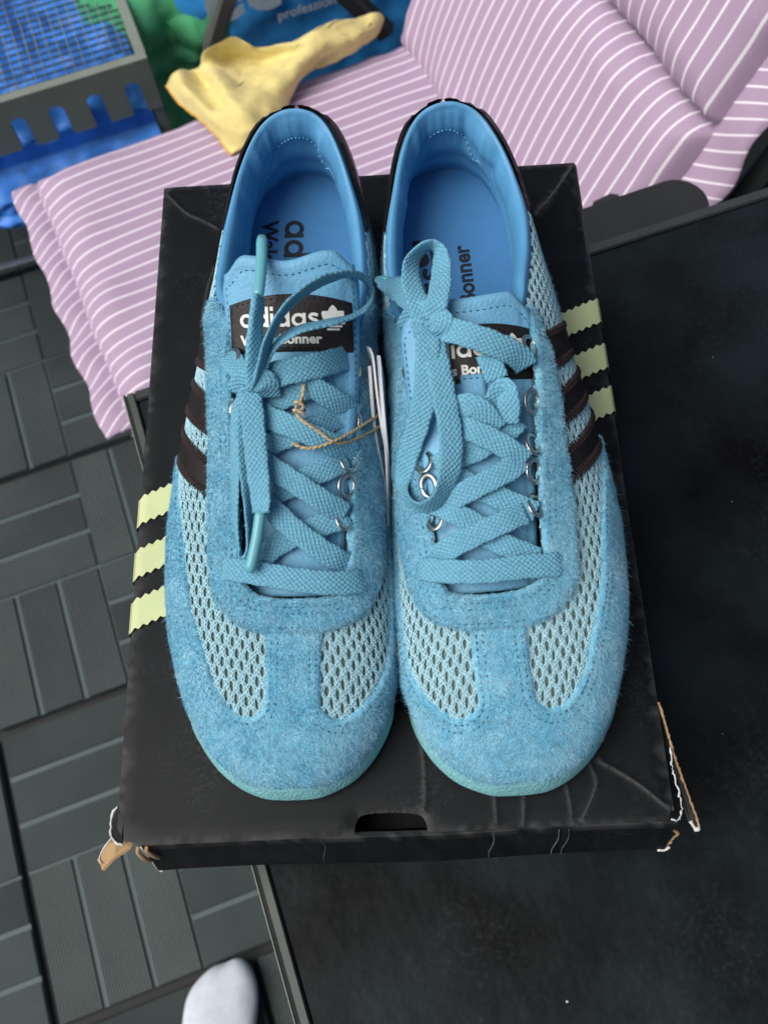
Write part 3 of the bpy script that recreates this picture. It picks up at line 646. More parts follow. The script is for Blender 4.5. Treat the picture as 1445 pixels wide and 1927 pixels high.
    tip = (TLEN if m > 0 else TLEN - 18.5) - 7.0 * sstep((np.abs(uu) - .62) / .38) ** 1.2 - (3.2 if m > 0 else .6) * np.exp(-(uu / .42) ** 2) + (1.2 * uu if m > 0 else -.4 * uu)
    ss = vvv[:, None] * tip[None]; xx = uu[None] * tongue_half(ss); rd = 1 - .06 * sstep((vvv[:, None] - .94) / .06); xx = xx * rd
    edge = np.minimum((1 - np.abs(uu))[None] * 26, (1 - vvv)[:, None] * TLEN); puff = 1.3 * np.sqrt(sstep(edge / 3.5)) - .45 * np.exp(-((edge - 5.2) / .8) ** 2)
    top = tongue_pt(xx, ss, puff); bot = tongue_pt(xx, ss, -1.6 - .5 * sstep(edge / 4)); V = np.concatenate([top.reshape(-1, 3), bot.reshape(-1, 3)])
    F1 = grid_faces(nv, nu); F2 = F1[:, ::-1] + nu * nv
    bd = [j for j in range(nu)] + [i * nu + nu - 1 for i in range(1, nv)] + [(nv - 1) * nu + j for j in range(nu - 2, -1, -1)] + [i * nu for i in range(nv - 2, 0, -1)]
    F3 = np.array([(bd[(i + 1) % len(bd)], bd[i], bd[i] + nu * nv, bd[(i + 1) % len(bd)] + nu * nv) for i in range(len(bd))])
    F = np.concatenate([F1, F2, F3]); F = F if m > 0 else F[:, ::-1]
    to = mesh('tongue', loc3(V, m), np.ascontiguousarray(F), M['tongue'], root)
    tfun = lambda x, o: (tongue_pt(x[:, 0], x[:, 1], o), np.stack([0 * x[:, 0], -.5 + 0 * x[:, 0], .87 + 0 * x[:, 0]], 1))
    tsh = 0 if m > 0 else 20
    er = [(-23.0, 60), (-23.6, 90), (-23.6, 118 - tsh)] + [(a_ * 24, float(np.interp(a_, uu, tip)) - 5.2) for a_ in np.linspace(-.93, .93, 15)] + [(23.6, 118 - tsh), (23.6, 90), (23, 60)]
    dashes('stitching', P_(er), m, to, M['stitch'], 1.15, pitch=2.5, ln=1.7, w=.32, func=tfun)
    # woven label with the two words
    s0 = 93.0 if m > 0 else 79.0; s1 = s0 + 22.0; lw = 23.0 if m > 0 else 20.5; lcx = 0.0 if m > 0 else -2.5
    def lab_edge(k): return np.concatenate([np.stack([np.linspace(-lw, lw, k), s1 - .0075 * np.linspace(-lw, lw, k) ** 2 * 1.0], 1)])
    lp = np.concatenate([P_([(x_, s0 + 0 * x_) for x_ in np.linspace(-lw + .5, lw - .5, 24)]), P_([(lw, s0 + 1), (lw, s1 - 5)]), lab_edge(30)[::-1], P_([(-lw, s1 - 5), (-lw, s0 + 1)])])
    lp = dedupe(lp, .6); v2, f2, d2 = fill(lp, 1.6)
    L3 = tongue_pt(v2[:, 0] + lcx, v2[:, 1], 1.35 + .75 * np.sqrt(sstep(d2 / .9))); fn = np.cross(L3[f2[:, 1]] - L3[f2[:, 0]], L3[f2[:, 2]] - L3[f2[:, 0]])[:, 2] < 0; f2[fn] = f2[fn][:, ::-1]
    if m < 0: f2 = f2[:, ::-1]
    lb = mesh('tongue_label', loc3(L3, m), np.ascontiguousarray(f2), M['brown'], to)
    dashes('label_stitching', np.concatenate([lp[2:22] + [0, 1.4]]), m, to, M['brown_thread'], 2.2, pitch=2.2, ln=1.5, w=.3, func=tfun)
    dashes('label_stitching', lab_edge(24)[1:-1] - [0, 1.5], m, to, M['brown_thread'], 2.2, pitch=2.2, ln=1.5, w=.3, func=tfun)
    def lab_map(Q, lf):
        # lettering must read the right way round on both shoes, seen from the toe: flip x for the mirrored shoe
        P3 = tongue_pt(Q[:, 0] * m, Q[:, 1], 2.12 + lf); return loc3(P3, m)
    sc = 2.55
    lay(wl_, lab_map, 'label_print', m, to, M['print_white'], sc, dx=-18.5, dy=s0 + 12.2)
    lay(trefoil(), lab_map, 'label_print', m, to, M['print_white'], 4.4, dx=15.6, dy=s0 + 11.6)
    V, F = font_word('Wales Bonner', .035); w_ = V[:, 0].max(); lay([(V, F)], lab_map, 'label_print', m, to, M['print_white'], 30 / w_, dx=-18.5, dy=s0 + 3.2)
    # lace keeper loop low on the tongue
    kv = [(x_, y_) for y_ in np.linspace(70, 82, 6) for x_ in np.linspace(-4.5, 4.5, 6)]; kv = P_(kv); K3 = tongue_pt(kv[:, 0], kv[:, 1], 2.2 + .0 * kv[:, 0]); Kb = tongue_pt(kv[:, 0], kv[:, 1], 1.0)
    g6 = grid_faces(6, 6); bd6 = [0, 1, 2, 3, 4, 5, 11, 17, 23, 29, 35, 34, 33, 32, 31, 30, 24, 18, 12, 6]; sd6 = np.array([(bd6[(i + 1) % 20], bd6[i], bd6[i] + 36, bd6[(i + 1) % 20] + 36) for i in range(20)])
    kf = np.concatenate([g6, g6[:, ::-1] + 36, sd6]); mesh('lace_keeper', loc3(np.concatenate([K3, Kb]), m), np.ascontiguousarray(kf if m > 0 else kf[:, ::-1]), M['tongue'], to)
    # -- laces
    lace(root, key)
    return root

def ribbon(pts, width, thick, step=.8):
    """flat woven ribbon swept along (x,y,z,nx,ny,nz) control points in mm"""
    q = catmull(np.asarray(pts, float), step); P = q[:, :3]; N_ = q[:, 3:]
    T = np.gradient(P, axis=0); T /= np.linalg.norm(T, axis=1, keepdims=True) + 1e-9; N_ = N_ - T * (N_ * T).sum(1, keepdims=True); N_ /= np.linalg.norm(N_, axis=1, keepdims=True) + 1e-9
    B = np.cross(T, N_); s = np.concatenate([[0], np.cumsum(np.linalg.norm(np.diff(P, axis=0), axis=1))])
    hw, ht = width / 2, thick / 2; cup = .25 * np.sin(s * .35 + P[0, 0])
    prof = [(-1, 0), (-.95, .62), (-.8, .9), (-.4, 1.), (0, .96), (.4, 1.), (.8, .9), (.95, .62), (1, 0), (.95, -.62), (.8, -.9), (.4, -1), (0, -.96), (-.4, -1), (-.8, -.9), (-.95, -.62)]
    w = hw * (1 + .035 * np.sin(s * .8) + rng.normal(0, .012, len(s)))
    V = np.stack([P + B * (a * w)[:, None] + N_ * (b * ht + cup * (a * a - .4) * .6)[:, None] for a, b in prof], 1)
    k = len(prof); F = [tuple(f) for f in grid_faces(len(P), k, True)] + [tuple(range(k - 1, -1, -1)), tuple(range((len(P) - 1) * k, len(P) * k))]
    uv = np.stack([np.broadcast_to(np.array([a for a, b in prof]) * hw + np.array([0 if b > 0 else .7 for a, b in prof]), V.shape[:2]), np.broadcast_to(s[:, None], V.shape[:2])], -1).reshape(-1, 2)
    return V.reshape(-1, 3), F, uv, (P, N_, B, w)

def lace(root, key):
    for k, pts in LACE[key].items():
        wd = {'T': 9.6, 'bar1': 9.0, 'knot': 9.5, 'k': 9.4, 'down': 9.0 if key == 'R' else 8.0, 'up': 7.0, 'loop': 8.2, 'left': 9.5}.get(k, 8.6)
        if key == 'L' and k == 'loop': wd = 7.6
        V, F, uv, fr = ribbon(pts, wd, 1.25 if k not in ('up',) else 2.6)
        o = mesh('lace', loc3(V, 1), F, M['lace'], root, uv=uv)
        # fuzz along the two selvedges and over the face
        P, N_, B, w = fr; c = len(P) * 5; i = rng.integers(0, len(P), c); e = np.where(rng.random(c) < .6, rng.choice([-1., 1.], c), rng.uniform(-1, 1, c))
        b = P[i] + B[i] * (e * w[i])[:, None] + N_[i] * .7 * (np.abs(e) < .95)[:, None]
        h = B[i] * e[:, None] * .8 + N_[i] * .35 + rng.normal(0, .55, (c, 3)); h /= np.linalg.norm(h, axis=1, keepdims=True); sdv = np.cross(h, rng.normal(0, 1, (c, 3))); sdv /= np.linalg.norm(sdv, axis=1, keepdims=True)
        L = rng.uniform(.3, 1.0, (c, 1)); T3 = np.stack([b - sdv * .05, b + sdv * .05, b + h * L], 1).reshape(-1, 3)
        stuff(mesh('lace_fuzz', loc3(T3, 1), np.arange(c * 3).reshape(-1, 3), M['lace'], o, smooth=False, uv=np.zeros((c * 3, 2))))
        if k in AGLET[key]:
            a, b2 = np.array(AGLET[key][k]); t = np.linspace(0, 1, 12)[:, None]; bow = np.sin(t * np.pi) * np.array([[.6, 0, .5]]); r = np.full(12, 2.15); r[0] = 1.9; r[-1] = 1.75
            V, F = tube_vf(a * (1 - t) + b2 * t + bow, r, 12, True, .82); mesh('aglet', loc3(V, 1), F, M['aglet'], o)

LACE={"L":{"bar1":[[-23.0,79.1,51.2,-0.44,-0.23,0.87],[-17.0,77.5,53.8,-0.27,-0.26,0.93],[-4.5,74.9,55.4,-0.11,-0.28,0.95],[7.5,72.8,55.2,0.04,-0.31,0.95],[19.2,72.1,53.4,0.26,-0.32,0.91],[28.8,73.8,49.3,0.56,-0.21,0.8],[32.5,76.6,45.4,0.73,0.01,0.69]],
 "A":[[-10.9,107.0,64.8,-0.08,-0.16,0.98],[-4.6,100.6,64.3,-0.03,-0.2,0.98],[3.6,92.7,62.4,0.05,-0.3,0.95],[13.4,85.5,58.7,0.18,-0.39,0.9],[21.0,81.8,54.3,0.4,-0.48,0.78],[26.0,80.7,49.1,0.56,-0.51,0.66]],
 "B":[[-13.4,79.6,52.6,-0.18,-0.5,0.85],[-7.0,81.7,55.2,-0.02,-0.46,0.89],[1.0,87.0,56.8,0.08,-0.4,0.91],[13.0,92.2,58.2,0.14,-0.37,0.92],[22.9,96.2,57.2,0.31,-0.29,0.91],[25.5,98.4,55.9,0.49,-0.11,0.86]],
 "C":[[-11.9,119.6,69.6,-0.2,-0.18,0.96],[-2.3,112.1,70.3,-0.11,-0.25,0.96],[7.7,105.9,68.3,0.09,-0.39,0.92],[17.3,100.7,63.6,0.3,-0.49,0.82],[25.2,98.3,57.3,0.43,-0.53,0.73]],
 "D":[[-11.1,98.9,60.9,-0.02,-0.51,0.86],[-0.8,103.9,64.1,0.01,-0.49,0.87],[9.3,108.4,66.0,0.15,-0.41,0.9],[19.1,113.7,65.3,0.39,-0.29,0.87],[25.5,118.4,62.0,0.56,-0.18,0.81]],
 "E":[[-13.0,136.5,75.5,-0.3,-0.21,0.93],[-2.1,128.9,77.4,-0.21,-0.3,0.93],[8.0,124.7,76.5,0.12,-0.46,0.88],[19.4,121.6,70.6,0.48,-0.54,0.69],[28.6,122.5,60.4,0.66,-0.52,0.54]],
 "F":[[-12.1,117.8,67.9,-0.1,-0.57,0.82],[-0.5,121.8,72.0,-0.04,-0.54,0.84],[7.5,124.8,73.3,0.17,-0.45,0.87],[15.3,128.2,72.2,0.52,-0.28,0.81],[26.6,136.9,65.4,0.62,-0.2,0.76]],
 "G":[[4.6,146.4,81.6,-0.14,-0.35,0.92],[11.8,141.6,80.9,0.02,-0.45,0.89],[17.5,138.9,77.5,0.34,-0.6,0.72],[23.1,137.7,72.2,0.53,-0.67,0.51],[28.5,137.0,63.4,0.57,-0.71,0.41]],
 "I":[[-8.8,133.3,75.0,-0.03,-0.57,0.82],[4.6,137.8,78.6,0.12,-0.51,0.85],[15.3,143.0,77.4,0.55,-0.28,0.79],[26.9,153.9,68.8,0.68,-0.16,0.71]],
 "T":[[-7.8,140.6,83.4,-0.16,-0.61,0.77],[0.6,142.2,86.4,-0.05,-0.57,0.82],[8.5,143.9,86.7,0.32,-0.47,0.82],[17.8,148.4,83.3,0.69,-0.27,0.68],[26.8,157.4,73.5,0.86,-0.07,0.51],[31.7,166.7,62.3,0.88,0.17,0.44],[33.2,174.2,54.3,0.75,0.41,0.52]],
 "U":[[-6.7,139.7,83.6,-0.33,-0.14,0.93],[-11.4,143.9,82.5,-0.34,-0.05,0.94],[-15.5,149.2,80.8,-0.32,0.11,0.94],[-19.0,155.0,78.5,-0.33,0.27,0.9],[-22.1,160.8,74.9,-0.35,0.36,0.87]],
 "knot":[[-15.1,139.2,78.1,-0.2,-0.93,0.32],[-12.1,140.5,83.6,-0.46,-0.79,0.4],[-6.4,139.4,88.2,-0.4,-0.43,0.81],[-2.4,137.5,86.8,0.36,-0.73,0.58],[-2.8,135.8,81.3,0.16,-0.94,0.28]],
 "up":[[-7.0,137.0,84.4,0.19,-0.63,0.76],[-7.1,142.3,88.8,0.5,-0.62,0.61],[-6.4,147.6,94.7,0.7,-0.49,0.51],[-5.5,155.7,99.6,0.88,-0.25,0.41],[-4.7,165.6,102.1,0.95,-0.14,0.27]],
 "loop":[[-6.1,137.8,84.9,0.77,-0.62,0.14],[-3.6,142.5,91.9,0.88,-0.48,0.04],[-0.6,149.3,98.8,0.88,-0.47,-0.04],[4.4,156.8,103.6,0.8,-0.58,-0.14],[11.0,163.9,105.1,0.7,-0.7,-0.16],[19.5,172.1,102.5,0.58,-0.78,-0.22],[28.2,179.0,96.2,0.18,-0.88,-0.44],[33.5,185.0,82.6,-0.67,-0.67,-0.32],[34.3,182.0,77.4,-0.9,0.27,0.35],[30.1,168.1,86.7,-0.29,0.68,0.67],[20.7,159.0,94.7,-0.02,0.62,0.78],[9.8,154.3,97.1,-0.24,0.53,0.82],[1.4,150.3,94.5,-0.63,0.26,0.74],[-4.1,144.6,88.6,-0.73,-0.1,0.68],[-6.7,138.8,84.0,-0.64,-0.28,0.72]],
 "down":[[-8.9,137.8,83.0,-0.06,-0.57,0.82],[-12.9,132.3,78.9,-0.24,-0.43,0.87],[-15.2,123.6,74.2,-0.68,-0.24,0.7],[-15.9,108.9,68.0,-0.83,-0.2,0.52],[-15.9,94.2,61.8,-0.91,-0.2,0.36],[-14.5,84.4,58.0,-0.94,-0.33,0.08],[-12.0,82.0,57.6,0.78,-0.51,-0.36],[-10.1,89.3,60.7,0.98,-0.15,0.11],[-10.0,102.6,67.3,0.83,-0.2,0.52],[-10.9,115.6,72.3,0.59,-0.31,0.75],[-10.7,126.2,77.6,0.44,-0.43,0.79],[-8.8,136.5,82.6,0.36,-0.46,0.81]],
 "tail":[[-9.5,137.4,83.7,0.05,-0.15,0.99],[-8.2,129.2,82.3,0.07,-0.25,0.97],[-7.2,118.9,78.7,-0.0,-0.35,0.94],[-6.1,107.9,74.5,-0.14,-0.38,0.92],[-5.2,98.9,70.8,-0.42,-0.37,0.83],[-5.2,94.2,68.8,-0.57,-0.32,0.76]]},"R":{"bar1":[[-33.7,82.3,44.7,-0.78,-0.01,0.62],[-29.9,79.5,49.5,-0.58,-0.16,0.8],[-18.4,75.5,54.6,-0.31,-0.28,0.91],[-6.8,74.2,55.7,-0.04,-0.33,0.94],[5.1,74.6,55.4,0.11,-0.32,0.94],[17.2,75.1,53.1,0.28,-0.31,0.91],[21.6,76.1,50.8,0.49,-0.25,0.83]],
 "a":[[-27.0,83.6,49.3,-0.56,-0.5,0.66],[-19.4,84.7,56.6,-0.39,-0.45,0.8],[-9.2,87.6,60.0,-0.11,-0.37,0.92],[1.0,90.8,61.4,0.09,-0.31,0.95],[9.1,93.9,60.3,0.23,-0.26,0.94]],
 "b":[[-14.5,92.3,57.9,-0.09,-0.36,0.93],[-5.2,86.8,56.6,-0.08,-0.37,0.93],[2.3,82.6,55.5,0.04,-0.43,0.9],[12.3,78.4,51.9,0.12,-0.46,0.88]],
 "c":[[-25.3,103.4,57.6,-0.47,-0.1,0.87],[-18.0,97.2,60.9,-0.29,-0.23,0.93],[-10.6,92.3,59.4,-0.03,-0.41,0.91],[-4.9,89.2,57.6,0.04,-0.45,0.89]],
 "d":[[-24.5,101.1,57.6,-0.55,-0.47,0.69],[-17.5,101.1,63.3,-0.41,-0.48,0.78],[-9.5,103.0,66.8,-0.15,-0.43,0.89],[-1.3,105.8,68.2,0.05,-0.36,0.93],[6.1,109.3,68.3,0.21,-0.25,0.94],[10.0,112.4,67.4,0.32,-0.12,0.94]],
 "e":[[-14.7,108.9,64.8,-0.16,-0.36,0.92],[-7.3,104.0,64.1,-0.12,-0.39,0.91],[0.2,99.8,62.9,0.0,-0.46,0.89],[13.2,94.0,59.0,0.05,-0.48,0.88]],
 "f":[[-17.5,128.9,72.4,-0.48,-0.26,0.84],[-9.2,123.3,75.4,-0.31,-0.35,0.88],[-1.8,119.3,74.2,-0.04,-0.49,0.87],[5.7,114.9,71.3,0.08,-0.59,0.81],[11.0,111.4,67.2,0.14,-0.65,0.74]],
 "g":[[-16.5,128.9,74.2,-0.34,-0.63,0.7],[-11.9,131.0,78.3,-0.34,-0.55,0.76],[-6.5,130.5,79.8,-0.14,-0.47,0.87],[-2.5,127.4,77.9,0.03,-0.62,0.78],[1.7,122.7,73.3,0.05,-0.68,0.73]],
 "h":[[-22.0,115.0,63.1,-0.43,-0.5,0.75],[-13.9,115.6,68.0,-0.3,-0.48,0.82],[-5.8,117.2,70.2,-0.02,-0.42,0.91],[4.7,122.2,71.6,0.09,-0.34,0.94],[10.3,126.9,72.1,0.13,-0.26,0.96]],
 "i":[[0.5,129.7,75.4,-0.05,-0.72,0.7],[2.8,133.7,79.7,0.06,-0.77,0.64],[5.8,135.2,81.5,-0.47,-0.6,0.65],[6.5,130.9,79.8,-0.3,-0.53,0.79],[5.8,124.4,74.3,-0.15,-0.63,0.76]],
 "j":[[0.7,149.6,84.2,-0.14,-0.46,0.88],[2.4,145.0,82.0,-0.13,-0.47,0.87],[3.7,140.5,79.7,-0.13,-0.49,0.86]],
 "k":[[-19.8,162.7,84.9,-0.65,-0.33,0.69],[-13.3,158.4,89.0,-0.53,-0.36,0.77],[-5.9,154.2,90.5,-0.24,-0.48,0.84],[1.6,151.0,89.0,0.03,-0.6,0.8],[8.4,148.8,85.9,0.22,-0.7,0.69],[13.5,147.3,81.5,0.25,-0.81,0.53],[15.6,145.6,77.7,0.13,-0.88,0.46]],
 "knot":[[-26.8,169.0,75.6,-0.34,-0.92,0.19],[-25.0,169.7,82.1,-0.63,-0.75,0.21],[-20.3,167.1,88.4,-0.79,-0.32,0.53],[-16.0,162.6,91.3,-0.41,-0.15,0.9],[-14.5,158.0,89.4,-0.06,-0.7,0.71],[-15.4,156.6,85.4,-0.23,-0.9,0.36]],
 "loop":[[-20.3,163.6,86.5,-0.13,-0.32,0.94],[-22.3,170.8,88.7,0.02,-0.13,0.99],[-24.0,181.9,88.9,0.36,-0.09,0.93],[-22.8,189.7,90.8,0.68,-0.57,0.47],[-18.3,192.7,93.9,0.39,-0.91,-0.1],[-14.2,193.0,94.2,-0.69,-0.72,-0.08],[-12.3,186.9,94.0,-0.68,0.0,0.74],[-13.5,176.0,94.9,-0.21,0.05,0.98],[-15.9,167.2,94.1,-0.17,-0.36,0.92],[-18.3,162.9,88.9,-0.23,-0.7,0.68]],
 "left":[[-19.5,165.4,87.3,-0.45,0.04,0.89],[-23.6,174.5,84.8,-0.52,0.11,0.84],[-27.9,184.4,79.4,-0.66,0.25,0.71],[-31.3,195.2,70.5,-0.5,0.5,0.7],[-32.9,203.8,62.2,0.12,0.7,0.7]],
 "lower":[[-20.6,164.1,85.3,-0.78,-0.38,0.49],[-27.0,167.0,77.4,-0.9,-0.26,0.35],[-33.1,174.8,61.5,-0.96,-0.04,0.27],[-37.0,182.6,43.3,-0.98,0.08,0.19],[-36.9,177.7,40.5,-0.96,-0.27,-0.02],[-31.8,162.1,59.7,-0.91,-0.4,0.06],[-23.9,153.2,74.0,-0.89,-0.37,0.26]],
 "down":[[-19.5,163.3,86.1,0.04,0.1,0.99],[-20.4,156.3,86.8,0.02,-0.05,1.0],[-21.5,148.1,85.3,-0.02,-0.33,0.94],[-23.5,137.6,80.2,-0.15,-0.54,0.83],[-27.3,129.1,72.0,-0.35,-0.64,0.68],[-32.1,121.7,60.9,-0.59,-0.53,0.61],[-34.6,115.5,53.1,-0.75,-0.21,0.63],[-33.2,106.3,54.5,-0.92,-0.37,0.08],[-27.6,100.0,60.9,-0.3,-0.95,-0.06],[-21.5,101.9,66.4,0.45,-0.83,0.33],[-17.2,110.1,72.1,0.29,-0.53,0.8],[-15.9,120.6,76.9,0.19,-0.38,0.9],[-16.6,131.8,81.0,0.13,-0.29,0.95],[-17.8,145.6,84.9,0.04,-0.17,0.98],[-19.0,157.0,85.6,-0.03,0.0,1.0],[-19.1,163.5,84.8,-0.09,0.12,0.99]]}}
AGLET={"L":{"up":[[-4.9,165.3,101.9],[-5.0,192.2,102.8]],"tail":[[-5.3,95.1,68.6],[-10.0,74.7,59.1]]},"R":{"left":[[-32.5,202.7,63.2],[-37.5,212.5,50.9]]}}
TWINE=[[[10.5,140.1,82.4],[9.9,135.6,81.1],[7.7,131.7,80.2],[9.0,128.0,79.0],[15.8,124.2,75.6],[23.3,122.2,69.3],[34.3,134.2,56.3],[43.1,151.9,39.7],[49.9,157.8,44.7]],[[6.0,119.3,75.1],[12.8,118.2,73.4],[23.4,123.3,71.0],[34.4,138.6,57.8],[43.1,155.7,41.0],[49.9,157.8,44.7]]]

# ------------------------------------------------------------------ the floor: plastic parquet deck tiles
def W(x, y, z): return (x, y, z + Z0)
FA = math.radians(18.4); fu = np.array([math.cos(FA), math.sin(FA)]); fv = np.array([-math.sin(FA), math.cos(FA)])
floor_m = mat('deck_base_dark', lin('#1d2222'), rough=.6, var=.1, scale=14, bump=.2, bscale=200, spec=.3)
def slat_material():
    m = mat('deck_slat_dark', lin('#364241'), rough=.5, var=.12, scale=9, spec=.45)
    t = m.node_tree; N = t.nodes; L = t.links
    tc = N.new('ShaderNodeTexCoord'); sp = N.new('ShaderNodeSeparateXYZ'); L.new(tc.outputs['Object'], sp.inputs[0])
    mu = N.new('ShaderNodeMath'); mu.operation = 'MULTIPLY'; mu.inputs[1].default_value = 2 * math.pi / .0036; L.new(sp.outputs[1], mu.inputs[0])
    si = N.new('ShaderNodeMath'); si.operation = 'SINE'; L.new(mu.outputs[0], si.inputs[0])
    # each slat a little lighter or darker, with dusty stains that run across the slats
    oi = N.new('ShaderNodeObjectInfo'); ge = N.new('ShaderNodeNewGeometry'); n3 = N.new('ShaderNodeTexNoise'); n3.inputs['Scale'].default_value = 7; n3.inputs['Detail'].default_value = 6; L.new(ge.outputs['Position'], n3.inputs['Vector'])
    ad = N.new('ShaderNodeMath'); ad.operation = 'MULTIPLY_ADD'; L.new(oi.outputs['Random'], ad.inputs[0]); ad.inputs[1].default_value = .45; L.new(n3.outputs['Fac'], ad.inputs[2])
    m3 = N.new('ShaderNodeMapRange'); L.new(ad.outputs[0], m3.inputs['Value']); m3.inputs['From Min'].default_value = .35; m3.inputs['From Max'].default_value = 1.1
    mc = N.new('ShaderNodeMix'); mc.data_type = 'RGBA'; mc.inputs['A'].default_value = lin('#242e2e'); mc.inputs['B'].default_value = lin('#44514f'); L.new(m3.outputs[0], mc.inputs['Factor']); L.new(mc.outputs['Result'], N['Principled BSDF'].inputs['Base Color'])
    b = N.new('ShaderNodeBump'); b.inputs['Strength'].default_value = .6; b.inputs['Distance'].default_value = .0012; L.new(si.outputs[0], b.inputs['Height']); L.new(b.outputs[0], N['Principled BSDF'].inputs['Normal'])
    return m
slat_m = slat_material()
V, F = box_vf(-4, 4, -4, 4, -.06, -.012)
floor = mesh('floor', V, F, floor_m, None, smooth=False); floor['kind'] = 'structure'
Q = .1800; u0, v0 = -.4505, -.0015
V, F = box_vf(-.0868, .0868, -.0266, .0266, -.012, 0, .0012)
pad_m = mat('deck_tile_base_grey', lin('#4c5c5e'), rough=.55, var=.1, scale=14, spec=.3)
pad_me = None
slat_me = None
from bpy_extras.object_utils import world_to_camera_view
bpy.context.view_layer.update()
for i in range(-3, 10):
    for j in range(-4, 10):
        cu_, cv_ = u0 + (i + .5) * Q, v0 + (j + .5) * Q * 1.006
        cx_, cy_ = cu_ * fu + cv_ * fv
        ndc = world_to_camera_view(scene, cam, Vector((cx_, cy_, 0)))
        if not (-.2 < ndc.x < 1.2 and -.16 < ndc.y < 1.16): continue
        if ndc.y < .86 and ndc.x > .52: continue      # under the box and the table
        if (i % 2 == 0 and j % 2 == 0):                              # pale base plate of one tile (two by two squares)
            pc = (cu_ + Q / 2) * fu + (cv_ + Q * 1.006 / 2) * fv
            if pad_me is None:
                Vq, Fq = box_vf(-Q + .0045, Q - .0045, -Q + .0045, Q - .0045, -.012, -.0026, .001); ob = mesh('tile_base', Vq, Fq, pad_m, floor, smooth=False); pad_me = ob.data
            else:
                ob = bpy.data.objects.new('tile_base', pad_me); COL.objects.link(ob); ob.parent = floor
            ob.location = (pc[0], pc[1], 0); ob.rotation_euler = (0, 0, FA)
        along_u = (i + j) % 2 == 1
        for k in range(3):
            o_ = (k - 1) * Q / 3
            c = (cx_, cy_) if True else None
            off = (fv if along_u else fu) * o_
            # tiles of two by two squares: a wider dark joint between tiles
            gi = .002 * (1 if i % 2 == 0 else -1); gj = .002 * (1 if j % 2 == 0 else -1)
            pos = np.array([cx_, cy_]) + off + fu * gi + fv * gj
            if slat_me is None:
                ob = mesh('slat', V, F, slat_m, floor, smooth=False); slat_me = ob.data
            else:
                ob = bpy.data.objects.new('slat', slat_me); COL.objects.link(ob); ob.parent = floor
            ob.location = (pos[0], pos[1], random.uniform(-.0006, .0006)); ob.rotation_euler = (0, 0, FA + (0 if along_u else math.pi / 2) + random.uniform(-.004, .004))

# ------------------------------------------------------------------ the table
slate = mat('table_slate_black', lin('#11191b'), rough=.55, var=.97, scale=13, bump=.9, bscale=45, spec=.16, bdist=.0016, detail=9)
rim_highlight_m = mat('table_rim_highlight', lin('#8b918c'), rough=.4, var=.08, scale=40, metallic=.35, spec=.5)  # painted highlight: pale grey for the thin strip along the rim's outer edge
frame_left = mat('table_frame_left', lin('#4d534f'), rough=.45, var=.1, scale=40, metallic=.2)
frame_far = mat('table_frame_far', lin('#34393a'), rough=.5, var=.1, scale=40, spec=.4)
dark_m = mat('chair_frame_dark', lin('#26292a'), rough=.45, var=.1, scale=40, spec=.4)
TA = math.radians(17.3); tu = np.array([math.cos(TA), math.sin(TA)]); tv = np.array([-math.sin(TA), math.cos(TA)])
# far left corner of the table top from its two edges
A1 = np.array([-.0763, -.0073]); B1 = np.array([.1394, .371]); T_ = np.linalg.solve(np.stack([tv, -tu], 1), B1 - A1); corner = A1 + tv * T_[0]
tab = thing('table', 'black slate-look table with a grey metal rim, carrying the shoe box', 'table', W(corner[0], corner[1], -.82), TA)
zt = .70
def tb(name, x0, x1, y0, y1, z0, z1, m, r=.0015): V, F = box_vf(x0, x1, y0, y1, z0, z1, r); return mesh(name, V, F, m, tab, smooth=False)
tb('table_top', .0085, .92, -1.30, -.0085, zt - .012, zt - .0005, slate, .001)
tb('rim', 0, .0024, -1.31, 0, zt - .03, zt + .001, rim_highlight_m); tb('rim', .0024, .0078, -1.31, 0, zt - .03, zt + .0006, frame_left); tb('rim', .0075, .93, -.0075, 0, zt - .03, zt + .0008, frame_far)
tb('rim', .0215, .0245, -1.30, -.0075, zt - .03, zt - .0135, dark_m, .0005)
for x_, y_ in ((.03, -.06), (.88, -.06), (.03, -1.2), (.88, -1.2)): tb('leg', x_, x_ + .035, y_ - .035, y_, 0.004, zt - .03, dark_m, .003)
# small dried specks and a white smear left on the slate
speck_m = mat('dried_speck', lin('#a9b3b0'), rough=.8, var=.2, scale=100)
rs = np.random.default_rng(3); parts = []
for k in range(60):
    x_, y_ = rs.uniform(.03, .6), rs.uniform(-1.0, -.03); r_ = rs.uniform(.0002, .0007); a = np.arange(6) * np.pi / 3
    Vv = np.concatenate([[(x_, y_, zt + .0002)], np.stack([x_ + r_ * np.cos(a) * rs.uniform(.6, 1.3, 6), y_ + r_ * np.sin(a), np.full(6, zt - .0004)], 1)]); parts.append((Vv, [(0, 1 + i, 1 + (i + 1) % 6) for i in range(6)]))
V, F = join(parts); stuff(mesh('dust_speck', V, F, speck_m, tab))

